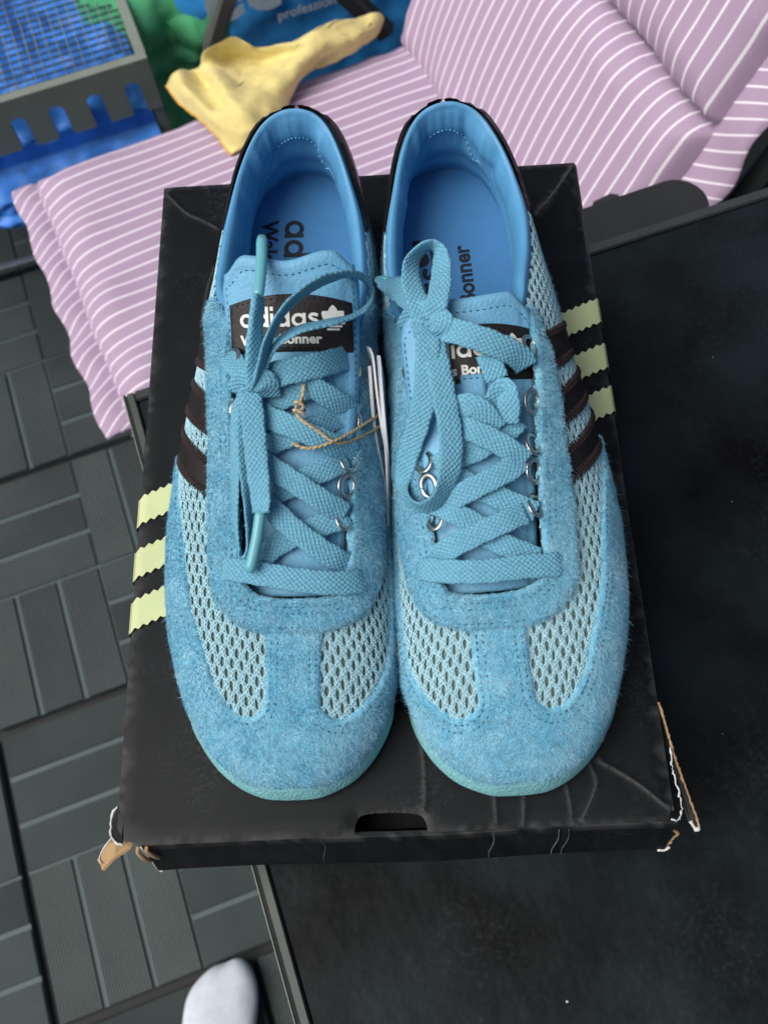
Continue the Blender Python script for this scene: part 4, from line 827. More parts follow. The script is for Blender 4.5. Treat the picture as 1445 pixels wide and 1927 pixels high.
# ------------------------------------------------------------------ the shoe box
BW, BL = .2178, .330
card = mat('black_card', lin('#0c1113'), rough=.5, var=.25, scale=30, bump=.12, bscale=700, spec=.21, attr='wear', attr_col=lin('#8d8f90'), bdist=.0003)
def dust(m, amount, scale, col):
    """fine pale dust and scuffs on a dark surface"""
    t = m.node_tree; N = t.nodes; L = t.links; p = N['Principled BSDF']; src = p.inputs['Base Color'].links[0].from_socket
    tc = N.new('ShaderNodeTexCoord'); a = N.new('ShaderNodeTexNoise'); a.inputs['Scale'].default_value = scale; a.inputs['Detail'].default_value = 5; L.new(tc.outputs['Object'], a.inputs['Vector'])
    b = N.new('ShaderNodeTexNoise'); b.inputs['Scale'].default_value = scale * 22; b.inputs['Detail'].default_value = 2; L.new(tc.outputs['Object'], b.inputs['Vector'])
    r1 = N.new('ShaderNodeMapRange'); L.new(a.outputs['Fac'], r1.inputs['Value']); r1.inputs['From Min'].default_value = .46; r1.inputs['From Max'].default_value = .72
    r2 = N.new('ShaderNodeMapRange'); L.new(b.outputs['Fac'], r2.inputs['Value']); r2.inputs['From Min'].default_value = .5; r2.inputs['From Max'].default_value = .68
    mu = N.new('ShaderNodeMath'); mu.operation = 'MULTIPLY'; L.new(r1.outputs[0], mu.inputs[0]); L.new(r2.outputs[0], mu.inputs[1]); m2 = N.new('ShaderNodeMath'); m2.operation = 'MULTIPLY'; m2.inputs[1].default_value = amount; L.new(mu.outputs[0], m2.inputs[0])
    mx = N.new('ShaderNodeMix'); mx.data_type = 'RGBA'; L.new(m2.outputs[0], mx.inputs['Factor']); L.new(src, mx.inputs['A']); mx.inputs['B'].default_value = col; L.new(mx.outputs['Result'], p.inputs['Base Color'])
dust(card, .06, 34, lin('#8a9094')); dust(slate, .07, 16, lin('#5d6b6c'))
raw = mat('torn_raw_card', lin('#a88b66'), rough=.9, var=.15, scale=120); pale = mat('torn_paper_edge', lin('#c9ccc8'), rough=.9, var=.12, scale=300)
lime = mat('printed_pale_lime', lin('#c6d09c'), rough=.55, var=.05, scale=80, bump=.1, bscale=700)
inside_m = mat('box_inside_black', lin('#0c0c0e'), rough=.8, var=.2, scale=60)
bx = thing('shoe_box', 'black cardboard shoe box with pale lime zigzag stripes and torn front corners', 'box', W(0, BL / 2, -.1195))
H = .1195
def L2(x, y, z): return np.stack([np.asarray(x, float), np.asarray(y, float) - BL / 2, np.asarray(z, float) + H], -1)
hw = BW / 2
notch = catmull(P_([(-.0149, -.0006), (-.0146, .003), (-.0128, .0062), (-.009, .0072), (0, .0074), (.0085, .0066), (.0118, .0053), (.0132, .0026), (.0135, -.0006)]), .001)
lidp = np.concatenate([P_([(-hw, .006), (-hw, BL)]), P_([(-hw + .004, BL + .0004), (hw - .0005, BL), (hw, BL - .003)]), P_([(hw, .006), (hw - .003, 0)]), P_([(.03, -.0003)]), notch[::-1], P_([(-.03, -.0008), (-hw + .012, -.001), (-hw + .003, .0012)])])
res = []
for i in range(len(lidp)):
    a, b = lidp[i], lidp[(i + 1) % len(lidp)]; k = max(1, int(np.linalg.norm(b - a) / .003)); res.append(a + (b - a) * np.linspace(0, 1, k, endpoint=False)[:, None])
lidp = np.concatenate(res)
CRE = [[(.0127, .036), (.0133, .0208), (.0128, .012), (.0119, .0067)], [(.0404, .0135), (.0402, .0056), (.0398, -.001)], [(.0518, .0125), (.0504, -.001)], [(.0686, .0146), (.0692, .007), (.0695, -.001)], [(.0785, .023), (.0804, .0159), (.0775, .009), (.0712, -.001)], [(.083, .0235), (.0965, .0142), (.1085, .003)],
       [(-.1065, .324), (-.0962, .3118), (-.088, .3065), (-.0795, .3005)], [(.1065, .326), (.0955, .310), (.0855, .2975)], [(-.085, .24), (-.083, .262), (-.08, .275)]]
AMP = [.2, .2, .2, .14, .22, .4, .35, 1.0, .1]
creases = [catmull(P_(c), .0015) for c in CRE]
ext = []
for c in creases:
    for k in (-.0014, -.0007, -.0003, 0, .0003, .0007, .0014): ext.append(c + rng.normal(0, .00012, c.shape) + np.array([k, k * .7]))
lv, lf, ld = fill(lidp * 1000, 4.0, np.concatenate(ext) * 1000); lv = lv / 1000; ld = ld / 1000
z = -.0011 * (1 - np.sqrt(np.clip(ld / .0022, 0, 1))) + .0006 * vnoise(lv, .05, 5) ; wear = np.zeros(len(lv))
for c, a_ in zip(creases, AMP):
    dc = polydist(lv, c, False); z = z + a_ * .0009 * np.exp(-(dc / .0007) ** 2) - a_ * .0003 * np.exp(-((dc - .0018) / .0012) ** 2); wear = np.maximum(wear, np.clip(a_, .3, .5) * .55 * np.exp(-(dc / .00045) ** 2))
wear = np.maximum(wear, .16 * (ld < .0005) * rng.random(len(ld)))
# the back right corner sags below a diagonal fold
fold = (lv[:, 0] - .0855) * .62 - (lv[:, 1] - .2975) * .5
z = z - .0025 * sstep((lv[:, 0] - .086 + (lv[:, 1] - .2975) * -.78) / .012) * (lv[:, 1] > .27) * sstep((lv[:, 1] - .24) / .05)
fn = np.cross(np.c_[lv[lf[:, 1]] - lv[lf[:, 0]], np.zeros(len(lf))], np.c_[lv[lf[:, 2]] - lv[lf[:, 0]], np.zeros(len(lf))])[:, 2] < 0; lf[fn] = lf[fn][:, ::-1]
LIDZ = (lv, z)
lid = mesh('lid_panel', L2(lv[:, 0], lv[:, 1], z), np.ascontiguousarray(lf), card, bx, attr={'wear': wear})
def wall(name, P, zz, m, parent=bx, th=.0016, inn=None):
    """card wall: plan line P (n,2) swept through heights and outward offsets zz [(z, out)]"""
    P = np.asarray(P, float); tg = np.gradient(P, axis=0); nn = np.stack([tg[:, 1], -tg[:, 0]], 1); nn /= np.linalg.norm(nn, axis=1, keepdims=True); rows = []
    for z_, o_ in zz: rows.append(L2(P[:, 0] + nn[:, 0] * o_, P[:, 1] + nn[:, 1] * o_, np.full(len(P), z_)))
    for z_, o_ in zz[::-1]: rows.append(L2(P[:, 0] + nn[:, 0] * (o_ - th), P[:, 1] + nn[:, 1] * (o_ - th), np.full(len(P), z_ - .0002)))
    V = np.array(rows); a, n = V.shape[:2]; F = [tuple(f) for f in grid_faces(a, n)]; F += [tuple((a - 1) * n + j if False else q for q in ((a - 1) * n + j, (a - 1) * n + j + 1, j + 1, j)) for j in range(n - 1)]
    F += [tuple(r * n for r in range(a))[::-1], tuple(r * n + n - 1 for r in range(a))]
    return mesh(name, V.reshape(-1, 3), F, m, parent, smooth=False, attr={'wear': np.where(np.tile(np.arange(a)[:, None], (1, n)).ravel() == 0, .25, .02) * rng.random(a * n)})
lp_ = lambda a, b, n: np.array(a) + (np.array(b) - np.array(a)) * np.linspace(0, 1, n)[:, None]
wall('lid_side', lp_((-hw + .0002, BL - .001), (-hw + .0002, .012), 20), [(-.0012, .0004), (-.004, .0011), (-.02, .0016), (-.034, .001)], card)
wall('lid_side', lp_((hw - .0002, .004), (hw - .0002, BL - .001), 20), [(-.0014, .0004), (-.004, .0012), (-.02, .0022), (-.034, .003)], card)
wall('lid_side', lp_((hw - .002, BL - .0002), (-hw + .002, BL - .0002), 20), [(-.0016, .0002), (-.004, .0008), (-.034, .0008)], card)
fx = lp_((-.1000, -.0012), (.1105, -.0012), 60); fx[:, 1] += .0006 * np.sin(np.linspace(0, 9, 60))
fr_ = wall('front_panel', fx, [(-.0045, -.0004), (-.012, .0012), (-.022, .0048), (-.031, .0078), (-.0325, .0072), (-.05, .002), (-.118, -.004)], card, th=.0022)
wall('tray_wall', lp_((-hw + .004, BL - .003), (-hw + .004, .008), 6), [(-.01, 0), (-.1185, 0)], card); wall('tray_wall', lp_((hw - .004, .008), (hw - .004, BL - .003), 6), [(-.01, 0), (-.1185, 0)], card); wall('tray_wall', lp_((hw - .004, BL - .003), (-hw + .004, BL - .003), 6), [(-.01, 0), (-.1185, 0)], card)
V, F = box_vf(-hw + .006, hw - .006, -BL / 2 + .008, BL / 2 - .006, .0005, .003); mesh('tray_bottom', V, F, card, bx, smooth=False)
V, F = box_vf(-.05, .05, -BL / 2 + .0028, -BL / 2 + .03, H - .022, H - .02); mesh('inner_flap', V, F, inside_m, bx, smooth=False)
# vertical creases in the front panel
cm_ = mat('crease_worn_card', lin('#55585a'), rough=.7, var=.3, scale=400)
for x_, a_ in ((.0398, 1.), (.0655, .8), (.0695, .5), (-.028, .4), (-.0005, .3)):
    zs_ = np.linspace(-.006, -.031, 12); Pth = L2(x_ + .0006 * np.sin(zs_ * 300) + (zs_ + .006) * .06, -.0012 - np.interp(-zs_, [.0045, .012, .022, .031], [-.0004, .0012, .0048, .0078]) + .0000, zs_); V, F = tube_vf(Pth, .00035 * a_, 5); mesh('card_crease', V, F, cm_, fr_)
# printed zigzag stripes across the lid
def lidz(x, y): return np.interp(np.clip(np.minimum(x + hw, hw - x), 0, .01), [0, .0022], [-.0007, .00035]) + .0002
for y0, y1 in ((.1484, .1343), (.1226, .1088), (.0992, .0851)):
    sl = .43; n = 122; xs = -hw + np.arange(n) * .0018; xs[0] -= .0002; xs[-1] = hw + .0002; tz = (np.arange(n) % 2) * .0021
    tp = y0 + sl * (xs + hw) + tz * .7 - .0004; bt = y1 + sl * (xs + hw) + tz * .7; k = 5
    rows = []
    for t_ in np.linspace(0, 1, k):
        yy = tp * (1 - t_) + bt * t_; rows.append(L2(xs, yy, lidz(xs, yy) + .00028))
    V = np.array(rows).transpose(1, 0, 2).reshape(-1, 3)
    st = mesh('printed_stripe', V, np.ascontiguousarray(grid_faces(n, k)[:, ::-1]), lime, bx, smooth=False)
    for sd in (-1, 1):                                           # turned down over the lid's edge
        x_e = sd * (hw + .0002); ya, yb = (tp[0], bt[0]) if sd < 0 else (tp[-1], bt[-1]); r_ = []
        for z_, o_ in ((-.0004, 0.0002), (-.0014, .0010), (-.004, .0017), (-.02, .0024), (-.033, .0018 if sd < 0 else .0038)):
            r_.append(L2([x_e + sd * o_] * 2, [ya, yb], [z_] * 2))
        V = np.array(r_).reshape(-1, 3); F = grid_faces(5, 2); mesh('stripe_fold', V, np.ascontiguousarray(F if sd < 0 else F[:, ::-1]), lime, bx, smooth=False)
# torn corners
def scrap(name, P, m, th=.0012, parent=bx):
    """ragged bit of torn card from a plan/height outline P (n,3)"""
    P = np.asarray(P, float); n = len(P); nv = np.cross(P[1] - P[0], P[2] - P[0]); nv /= np.linalg.norm(nv); V = np.concatenate([P, P + nv * th]); F = [tuple(range(n))[::-1], tuple(range(n, 2 * n))] + [(i, (i + 1) % n, n + (i + 1) % n, n + i) for i in range(n)]
    return mesh(name, L2(V[:, 0], V[:, 1], V[:, 2]), F, m, parent, smooth=False)
scrap('torn_flap', [(-.1098, .002, -.004), (-.1132, .0005, -.008), (-.1165, -.0025, -.011), (-.1185, -.0055, -.012), (-.1178, -.0068, -.0125), (-.1172, -.0072, -.013), (-.1168, -.0092, -.0135), (-.112, -.0055, -.010), (-.105, -.0018, -.0075), (-.1035, .0004, -.006)], raw)
edge_l = catmull(P_([(-.1092, .0142, -.0012), (-.1112, .0125, -.003), (-.1121, .0095, -.004), (-.1124, .0065, -.0045), (-.1122, .0040, -.004), (-.1106, .0022, -.003), (-.1094, .0004, -.002), (-.1076, -.0006, -.0016), (-.1062, -.0004, -.0012)]), .0012)
V, F = tube_vf(L2(*(edge_l + rng.normal(0, .0003, edge_l.shape)).T), rng.uniform(.0002, .0007, len(edge_l)), 6); mesh('torn_paper_edge', V, F, pale, bx)
scrap('torn_lid_corner', [(-.1088, .0135, -.0016), (-.1118, .0085, -.0045), (-.1116, .004, -.005), (-.109, .0006, -.0035), (-.1062, .0002, -.0012), (-.1058, .008, -.0006)], inside_m, .0006)
e2 = catmull(P_([(-.1172, -.0068, -.0105), (-.1182, -.0048, -.0105), (-.117, -.0018, -.0095), (-.1148, .0006, -.0075), (-.1118, .0028, -.005)]), .001)
V, F = tube_vf(L2(*e2.T), .0003, 5); mesh('torn_paper_edge', V, F, pale, bx)
for dx_, s_ in ((0, 1), (.0035, .8)):
    e = catmull(P_([(-.1015 + dx_, -.001, -.006), (-.1022 + dx_, -.0032 * s_, -.009), (-.1005 + dx_, -.0052 * s_, -.013), (-.0992 + dx_, -.0058 * s_, -.018)]), .0008); V, F = tube_vf(L2(*e.T), .0009, 6, True, .5); mesh('torn_shred', V, F, raw, bx)
e = P_([(-.1003, -.0012, -.006), (-.1001, -.0045, -.018), (-.0998, -.0086, -.0315), (-.0982, -.0091, -.0325)]); V, F = tube_vf(L2(*catmull(e, .003).T), .0005, 5); mesh('torn_paper_edge', V, F, pale, bx)
# right front corner: the lid's side has split away and stands out
sp = [(.1096, .046, -.002), (.1116, .036, -.004), (.1142, .022, -.006), (.1172, .010, -.008), (.1192, .002, -.0095), (.1202, -.0022, -.0105), (.1188, -.0028, -.011), (.1172, .0005, -.011), (.1150, .012, -.0095), (.1125, .026, -.007), (.1102, .040, -.0045)]
scrap('split_lid_side', sp, card, .0008)
for seg, rr in ((sp[0:6], .0005), (sp[5:8], .0009)):
    c = catmull(P_(seg), .001); V, F = tube_vf(L2(*(c + rng.normal(0, .00012, c.shape) + [0, 0, .0006]).T), rng.uniform(rr * .6, rr * 1.4, len(c)), 5); mesh('torn_paper_edge', V, F, raw if rr < .0008 else pale, bx)
c = catmull(P_([(.1118, .028, -.003), (.1114, .018, -.002), (.1124, .008, -.002), (.1120, .003, -.002), (.1112, .0012, -.0014), (.1092, -.0002, -.0008), (.1075, .0006, -.0004)]), .0008); V, F = tube_vf(L2(*(c + rng.normal(0, .0002, c.shape)).T), rng.uniform(.00015, .0006, len(c)), 6); mesh('torn_paper_edge', V, F, pale, bx)
c = catmull(P_([(.1110, -.0015, -.02), (.1142, -.003, -.022), (.1135, -.0045, -.024), (.1116, -.0062, -.028), (.1100, -.0082, -.031)]), .001); V, F = tube_vf(L2(*(c + rng.normal(0, .0002, c.shape)).T), rng.uniform(.0004, .001, len(c)), 6); mesh('torn_shred', V, F, raw, bx)
c = P_([(.1075, -.0087, -.0312), (.1105, -.0088, -.0318), (.1122, -.0078, -.030)]); V, F = tube_vf(L2(*catmull(c, .001).T), .0007, 6); mesh('torn_paper_edge', V, F, pale, bx)

# ------------------------------------------------------------------ the pair of shoes
sl = make_shoe('sneaker', 'light blue suede and knit sneaker on the left, paper twine knotted in its laces', 1, (-0.03411777, 0.15495599), -0.04511938, 'L')
sr = make_shoe('sneaker', 'light blue suede and knit sneaker on the right, broad lace loop hanging down its front', -1, (0.04438258, 0.15311608), 0.052667773, 'R')

# ------------------------------------------------------------------ hang tag: paper twine and three cards between the shoes
tg_ = thing('hang_tag', 'white card hang tag on tan paper twine, stuck edge-on between the two shoes', 'tag', (sl.location.x, sl.location.y, sl.location.z), sl.rotation_euler.z)
twine_m = mat('paper_twine', lin('#b8a380'), rough=.85, var=.25, scale=700, bump=.5, bscale=1500)
white_m = mat('tag_card', lin('#d9dde0'), rough=.6, var=.03, scale=100)
navy = mat('tag_card_inside', lin('#23263a'), rough=.7, var=.05, scale=100)
def twist(P, r, mname='twine'):
    c = catmull(P_(P), .35); s = np.concatenate([[0], np.cumsum(np.linalg.norm(np.diff(c, axis=0), axis=1))]); T = np.gradient(c, axis=0); T /= np.linalg.norm(T, axis=1, keepdims=True); A = np.cross(T, [0, 0, 1.]); A /= np.linalg.norm(A, axis=1, keepdims=True); B = np.cross(A, T); parts = []
    for k in range(2):
        a = s * 2 * np.pi / 4.2 + k * np.pi; parts.append(tube_vf(c + (np.cos(a)[:, None] * A + np.sin(a)[:, None] * B) * r * .38, r * .62 + rng.normal(0, .03, len(s)), 6))
    V, F = join(parts); return mesh(mname, loc3(V, 1), F, twine_m, tg_)
for P in TWINE: twist(P, .72)
kn = np.array(TWINE[0][1:4]).mean(0); t = np.linspace(0, 4 * np.pi, 60)
twist(np.stack([kn[0] + 2.0 * np.cos(t) * np.linspace(1, .7, 60), kn[1] + np.linspace(-3.5, 3.5, 60), kn[2] + .6 + 1.5 * np.sin(t)], 1)[::3], .75, 'twine_knot')
CARDS = [[(33.2, 163.1, 72.0), (35.1, 159.4, 72.0), (36.5, 146.9, 64.0), (38.1, 135.7, 56.0), (39.5, 127.4, 48.0), (39.9, 103.1, 34.0)], [(33.7, 156.7, 68.0), (35.1, 136.2, 55.0), (38.4, 118.5, 43.0), (40.0, 103.2, 32.0)], [(37.3, 160.2, 70.0), (38.3, 145.7, 62.0), (39.1, 135.6, 56.0), (39.8, 127.5, 47.0), (40.0, 115.2, 38.0)]]
for cd_, th_, cm2 in zip(CARDS, (.45, .6, .75), (white_m, white_m, white_m)):
    c = catmull(P_(cd_), 2.); n_ = len(c); xb = c[:, 0] + 2.0; zb_ = np.maximum(c[:, 2] - 38, 4.5 + np.linspace(6, 0, n_)); zb_ = np.minimum(zb_, c[:, 2] - 4)
    V = np.concatenate([c - [th_, 0, 0], c + [th_, 0, 0], np.stack([xb + th_, c[:, 1], zb_], 1), np.stack([xb - th_, c[:, 1], zb_], 1)]); F = []
    for k in range(4):
        for i in range(n_ - 1): F.append((k * n_ + i, k * n_ + i + 1, ((k + 1) % 4) * n_ + i + 1, ((k + 1) % 4) * n_ + i))
    F += [(0, n_, 2 * n_, 3 * n_), (n_ - 1, 4 * n_ - 1, 3 * n_ - 1, 2 * n_ - 1)]
    mesh('card', loc3(V, 1), F, cm2, tg_, smooth=False)

# ------------------------------------------------------------------ lounge chair and its striped cushion
CA = math.radians(22.5); CU = np.array([math.cos(CA), math.sin(CA), 0]); CV = np.array([math.sin(CA), -math.cos(CA), 0]); CO = np.array([-.398, .744, -.4])
def stripe_material():
    m = bpy.data.materials.new('cushion_striped_mauve'); m.use_nodes = True; t = m.node_tree; N = t.nodes; L = t.links; p = N['Principled BSDF']; p.inputs['Roughness'].default_value = .85; p.inputs['Specular IOR Level'].default_value = .2
    uv = N.new('ShaderNodeUVMap'); sp = N.new('ShaderNodeSeparateXYZ'); L.new(uv.outputs[0], sp.inputs[0])
    def mth(op, a, b=None):
        n = N.new('ShaderNodeMath'); n.operation = op
        for i, x in enumerate((a, b)):
            if x is None: continue
            if isinstance(x, (int, float)): n.inputs[i].default_value = x
            else: L.new(x, n.inputs[i])
        return n.outputs[0]
    fr = mth('FRACT', mth('MULTIPLY', sp.outputs[1], 1 / .0150)); d = mth('ABSOLUTE', mth('SUBTRACT', fr, .5)); mr = N.new('ShaderNodeMapRange'); L.new(d, mr.inputs['Value']); mr.inputs['From Min'].default_value = .092; mr.inputs['From Max'].default_value = .055
    nz = N.new('ShaderNodeTexNoise'); nz.inputs['Scale'].default_value = 900; tc = N.new('ShaderNodeTexCoord'); L.new(tc.outputs['Object'], nz.inputs['Vector'])
    b = N.new('ShaderNodeMix'); b.data_type = 'RGBA'; b.inputs['A'].default_value = lin('#a18ca5'); b.inputs['B'].default_value = lin('#ad99b1'); L.new(nz.outputs['Fac'], b.inputs['Factor'])
    c = N.new('ShaderNodeMix'); c.data_type = 'RGBA'; L.new(mr.outputs[0], c.inputs['Factor']); L.new(b.outputs['Result'], c.inputs['A']); c.inputs['B'].default_value = lin('#e2dde6'); L.new(c.outputs['Result'], p.inputs['Base Color'])
    bp = N.new('ShaderNodeBump'); bp.inputs['Strength'].default_value = .35; bp.inputs['Distance'].default_value = .001; L.new(nz.outputs['Fac'], bp.inputs['Height']); L.new(bp.outputs[0], p.inputs['Normal'])
    return m
cush_m = stripe_material()
cu_ = thing('chair_cushion', 'mauve cushion with thin white stripes, seat and back pads, on the lounge chair', 'cushion', W(*CO), 0)
def to_l(P): return P                                            # parts are given relative to the far front corner of the seat
def pad(name, org, du, dv, dn, lu, lv_, thick, bulge, nu=60, nv=70, v_start=0., wob=0.):
    u = np.linspace(0, 1, nu); v = np.linspace(0, 1, nv); Ug, Vg = np.meshgrid(u, v, indexing='ij')
    e = np.minimum(np.minimum(Ug, 1 - Ug) * lu, np.minimum(Vg, 1 - Vg) * lv_); h = thick * np.sqrt(np.clip(1 - (1 - np.clip(e / (thick * 1.3), 0, 1)) ** 2, 0, 1)) + bulge * np.sin(np.pi * Ug) ** .7 * np.sin(np.pi * Vg) ** .5
    wn_ = np.stack([Ug.ravel() * lu, Vg.ravel() * lv_], 1); h = h + wob * np.sin(Vg * 23 + 4 * Ug) * np.exp(-((e - .03) / .03) ** 2) * .5 + wob * .9 * (vnoise(wn_ * [1, .45], .022, 21).reshape(h.shape) * np.exp(-(e / .035) ** 2)) + wob * .5 * vnoise(wn_, .07, 22).reshape(h.shape)
    top = org + (Ug * lu)[..., None] * du + (Vg * lv_)[..., None] * dv + (h - thick)[..., None] * dn
    bot = org + (Ug * lu)[..., None] * du + (Vg * lv_)[..., None] * dv + (-thick - .35 * h)[..., None] * dn
    V = np.concatenate([top.reshape(-1, 3), bot.reshape(-1, 3)]); F = np.concatenate([grid_faces(nu, nv), grid_faces(nu, nv)[:, ::-1] + nu * nv])
    uv = np.stack([Ug * lu, Vg * lv_ + v_start], -1).reshape(-1, 2); uv = np.concatenate([uv, uv])
    return mesh(name, V, F, cush_m, cu_, uv=uv)
Zv = np.array([0, 0, 1.]); be = math.radians(67); CB = CU * math.cos(be) + Zv * math.sin(be); CN = CU * -math.sin(be) + Zv * math.cos(be)
pad('seat_pad', np.zeros(3), CU, CV, Zv, .50, .352, .034, .006, wob=.006)
JO = .452 * CU
pad('back_pad', JO - CB * .012, CB, CV, CN, .222, .435, .026, .012, v_start=.004, wob=.005)
pad('back_pad', JO + CB * .212, CB, CV, CN, .30, .435, .026, .012, v_start=.004, wob=.005)
# flanged hem of the seat's front and of the back's near side
def hem(name, A, B, outv, w, nrm, n=70, amp=.003, vs=0.):
    t = np.linspace(0, 1, n); k = 7; rows = []; uvs = []
    for j in range(k):
        s = j / (k - 1); P = A + (B - A) * t[:, None] + outv * (s * w) + nrm * (amp * np.sin(t * 37 + s) * s + .004 * np.sin(s * np.pi))[:, None] + outv * (amp * .8 * np.sin(t * 29) * s)[:, None]; rows.append(P); uvs.append(np.stack([np.full(n, s * w), t * np.linalg.norm(B - A) + vs - .7 * s * w], 1))
    top = np.array(rows); bot = top - nrm * .004; V = np.concatenate([top.reshape(-1, 3), bot.reshape(-1, 3)]); F = np.concatenate([grid_faces(k, n)[:, ::-1], grid_faces(k, n) + k * n]); bd = [j for j in range(n)] + [i * n + n - 1 for i in range(1, k)] + [(k - 1) * n + j for j in range(n - 2, -1, -1)] + [i * n for i in range(k - 2, 0, -1)]
    F = np.concatenate([F, np.array([(bd[i], bd[(i + 1) % len(bd)], bd[(i + 1) % len(bd)] + k * n, bd[i] + k * n) for i in range(len(bd))])]); uv = np.concatenate(uvs); uv = np.concatenate([uv, uv])
    return mesh(name, V, F, cush_m, cu_, uv=uv)
hem('hem', CU * .010 + CV * .0 - Zv * .026, CU * .010 + CV * .349 - Zv * .026, -CU, .034, Zv)
b0 = JO + CV * .428 + CB * .06 - CN * .024
hem('hem', b0, b0 + CB * .46, CV, .045, CN, amp=.004)
tube = lambda nm, P, r, m, par, sides=10, flat=1.: mesh(nm, *tube_vf(P_(P), r, sides, True, flat), m, par)
seam_m = mat('cushion_seam', lin('#8d7f96'), rough=.9, var=.1, scale=300)
V, F = tube_vf(P_([CU * .012 + CV * s_ - Zv * .0195 for s_ in np.linspace(.01, .342, 40)]), .0011, 6); mesh('seam', V, F, seam_m, cu_)

ch = thing('lounge_chair', 'dark metal lounge chair frame with flat armrest beside the table', 'chair', W(CO[0], CO[1], -.82), 0)
def cp(u, v, z): return tuple(CU * u + CV * v + np.array([0, 0, z]))         # z above the floor
grey_m = mat('chair_tube_grey', lin('#6b6c66'), rough=.4, var=.08, scale=50, metallic=.5)
chrome = mat('chair_rail_bright', lin('#b9c4c4'), rough=.25, var=.05, scale=50, metallic=.9)
def bar(nm, A, B, w, h, m, par, up=(0, 0, 1)):
    A, B = np.array(A, float), np.array(B, float); T = (B - A) / np.linalg.norm(B - A); S_ = np.cross(T, up); S_ /= np.linalg.norm(S_); U_ = np.cross(S_, T); c = [(-.5, -.32), (-.32, -.5), (.32, -.5), (.5, -.32), (.5, .32), (.32, .5), (-.32, .5), (-.5, .32)]; V = [p + S_ * a * w + U_ * b * h for p in (A, B) for a, b in c]
    return mesh(nm, V, [tuple(range(8))[::-1], tuple(range(8, 16))] + [(i, (i + 1) % 8, 8 + (i + 1) % 8, 8 + i) for i in range(8)], m, par, smooth=False)
for v_ in (.02, .47): bar('seat_rail', cp(.03, v_, .355), cp(.50, v_, .355), .025, .02, dark_m, ch)
for u_ in (.04, .44): bar('seat_crossbar', cp(u_, .02, .352), cp(u_, .47, .352), .02, .016, dark_m, ch)
for v_ in (.02, .47): bar('back_rail', np.array(cp(.49, v_, .34)), np.array(cp(.49, v_, .34)) + CB * .55, .022, .02, dark_m, ch)
def arm(nm, A, B, w, th):
    A, B = np.array(A), np.array(B); T = (B - A) / np.linalg.norm(B - A); S_ = np.cross(T, Zv); L_ = np.linalg.norm(B - A); out = [A + S_ * w / 2, A - S_ * w / 2] + [B - T * w / 2 - S_ * (w / 2) * math.cos(a) + T * (w / 2) * math.sin(a) for a in np.linspace(0, math.pi, 12)]
    n = len(out); c = np.mean(out, 0); V = [p + Zv * (th - .003) for p in out] + [p - Zv * 0 for p in out] + [c + (p - c) * .985 + Zv * th for p in out]
    F = [(i, (i + 1) % n, n + (i + 1) % n, n + i) for i in range(n)] + [(2 * n + i, 2 * n + (i + 1) % n, (i + 1) % n, i) for i in range(n)] + [tuple(range(2 * n, 3 * n))[::-1], tuple(range(n, 2 * n))]
    return mesh(nm, V, F, dark_m, ch, smooth=False)
a0 = np.array([-.085 - CO[0], .322 - CO[1], .82 - .16]); a1 = np.array([.232 - CO[0], .428 - CO[1], .82 - .16]); arm('armrest', a0, a1, .044, .016)
af = np.array([-.30 - CO[0], .72 - CO[1], .66]) - a0
# legs
bar('leg', cp(.03, .47, .36), cp(-.01, .47, .004), .018, .026, grey_m, ch, up=tuple(CU)); bar('leg', cp(.44, .46, .60), cp(.50, .49, .004), .022, .024, dark_m, ch, up=tuple(CU))
bar('leg', cp(.06, .47, .36), (a0 + (a1 - a0) * .04), .02, .02, dark_m, ch, up=tuple(CU))
bar('leg', (-.201 - CO[0], .945 - CO[1], .395), (-.135 - CO[0], .905 - CO[1], .545), .030, .02, grey_m, ch, up=(1, 0, 0)); bar('leg', (-.201 - CO[0], .945 - CO[1], .395), (-.26 - CO[0], .96 - CO[1], .004), .026, .02, grey_m, ch, up=(1, 0, 0))
bar('leg', (.012 - CO[0], .955 - CO[1], .39), (-.060 - CO[0], .955 - CO[1], .48), .024, .018, dark_m, ch, up=(0, 1, .3))
bar('floor_rail', (-.80 - CO[0], .885 - CO[1], .02), (-.43 - CO[0], .992 - CO[1], .02), .011, .011, chrome, ch)

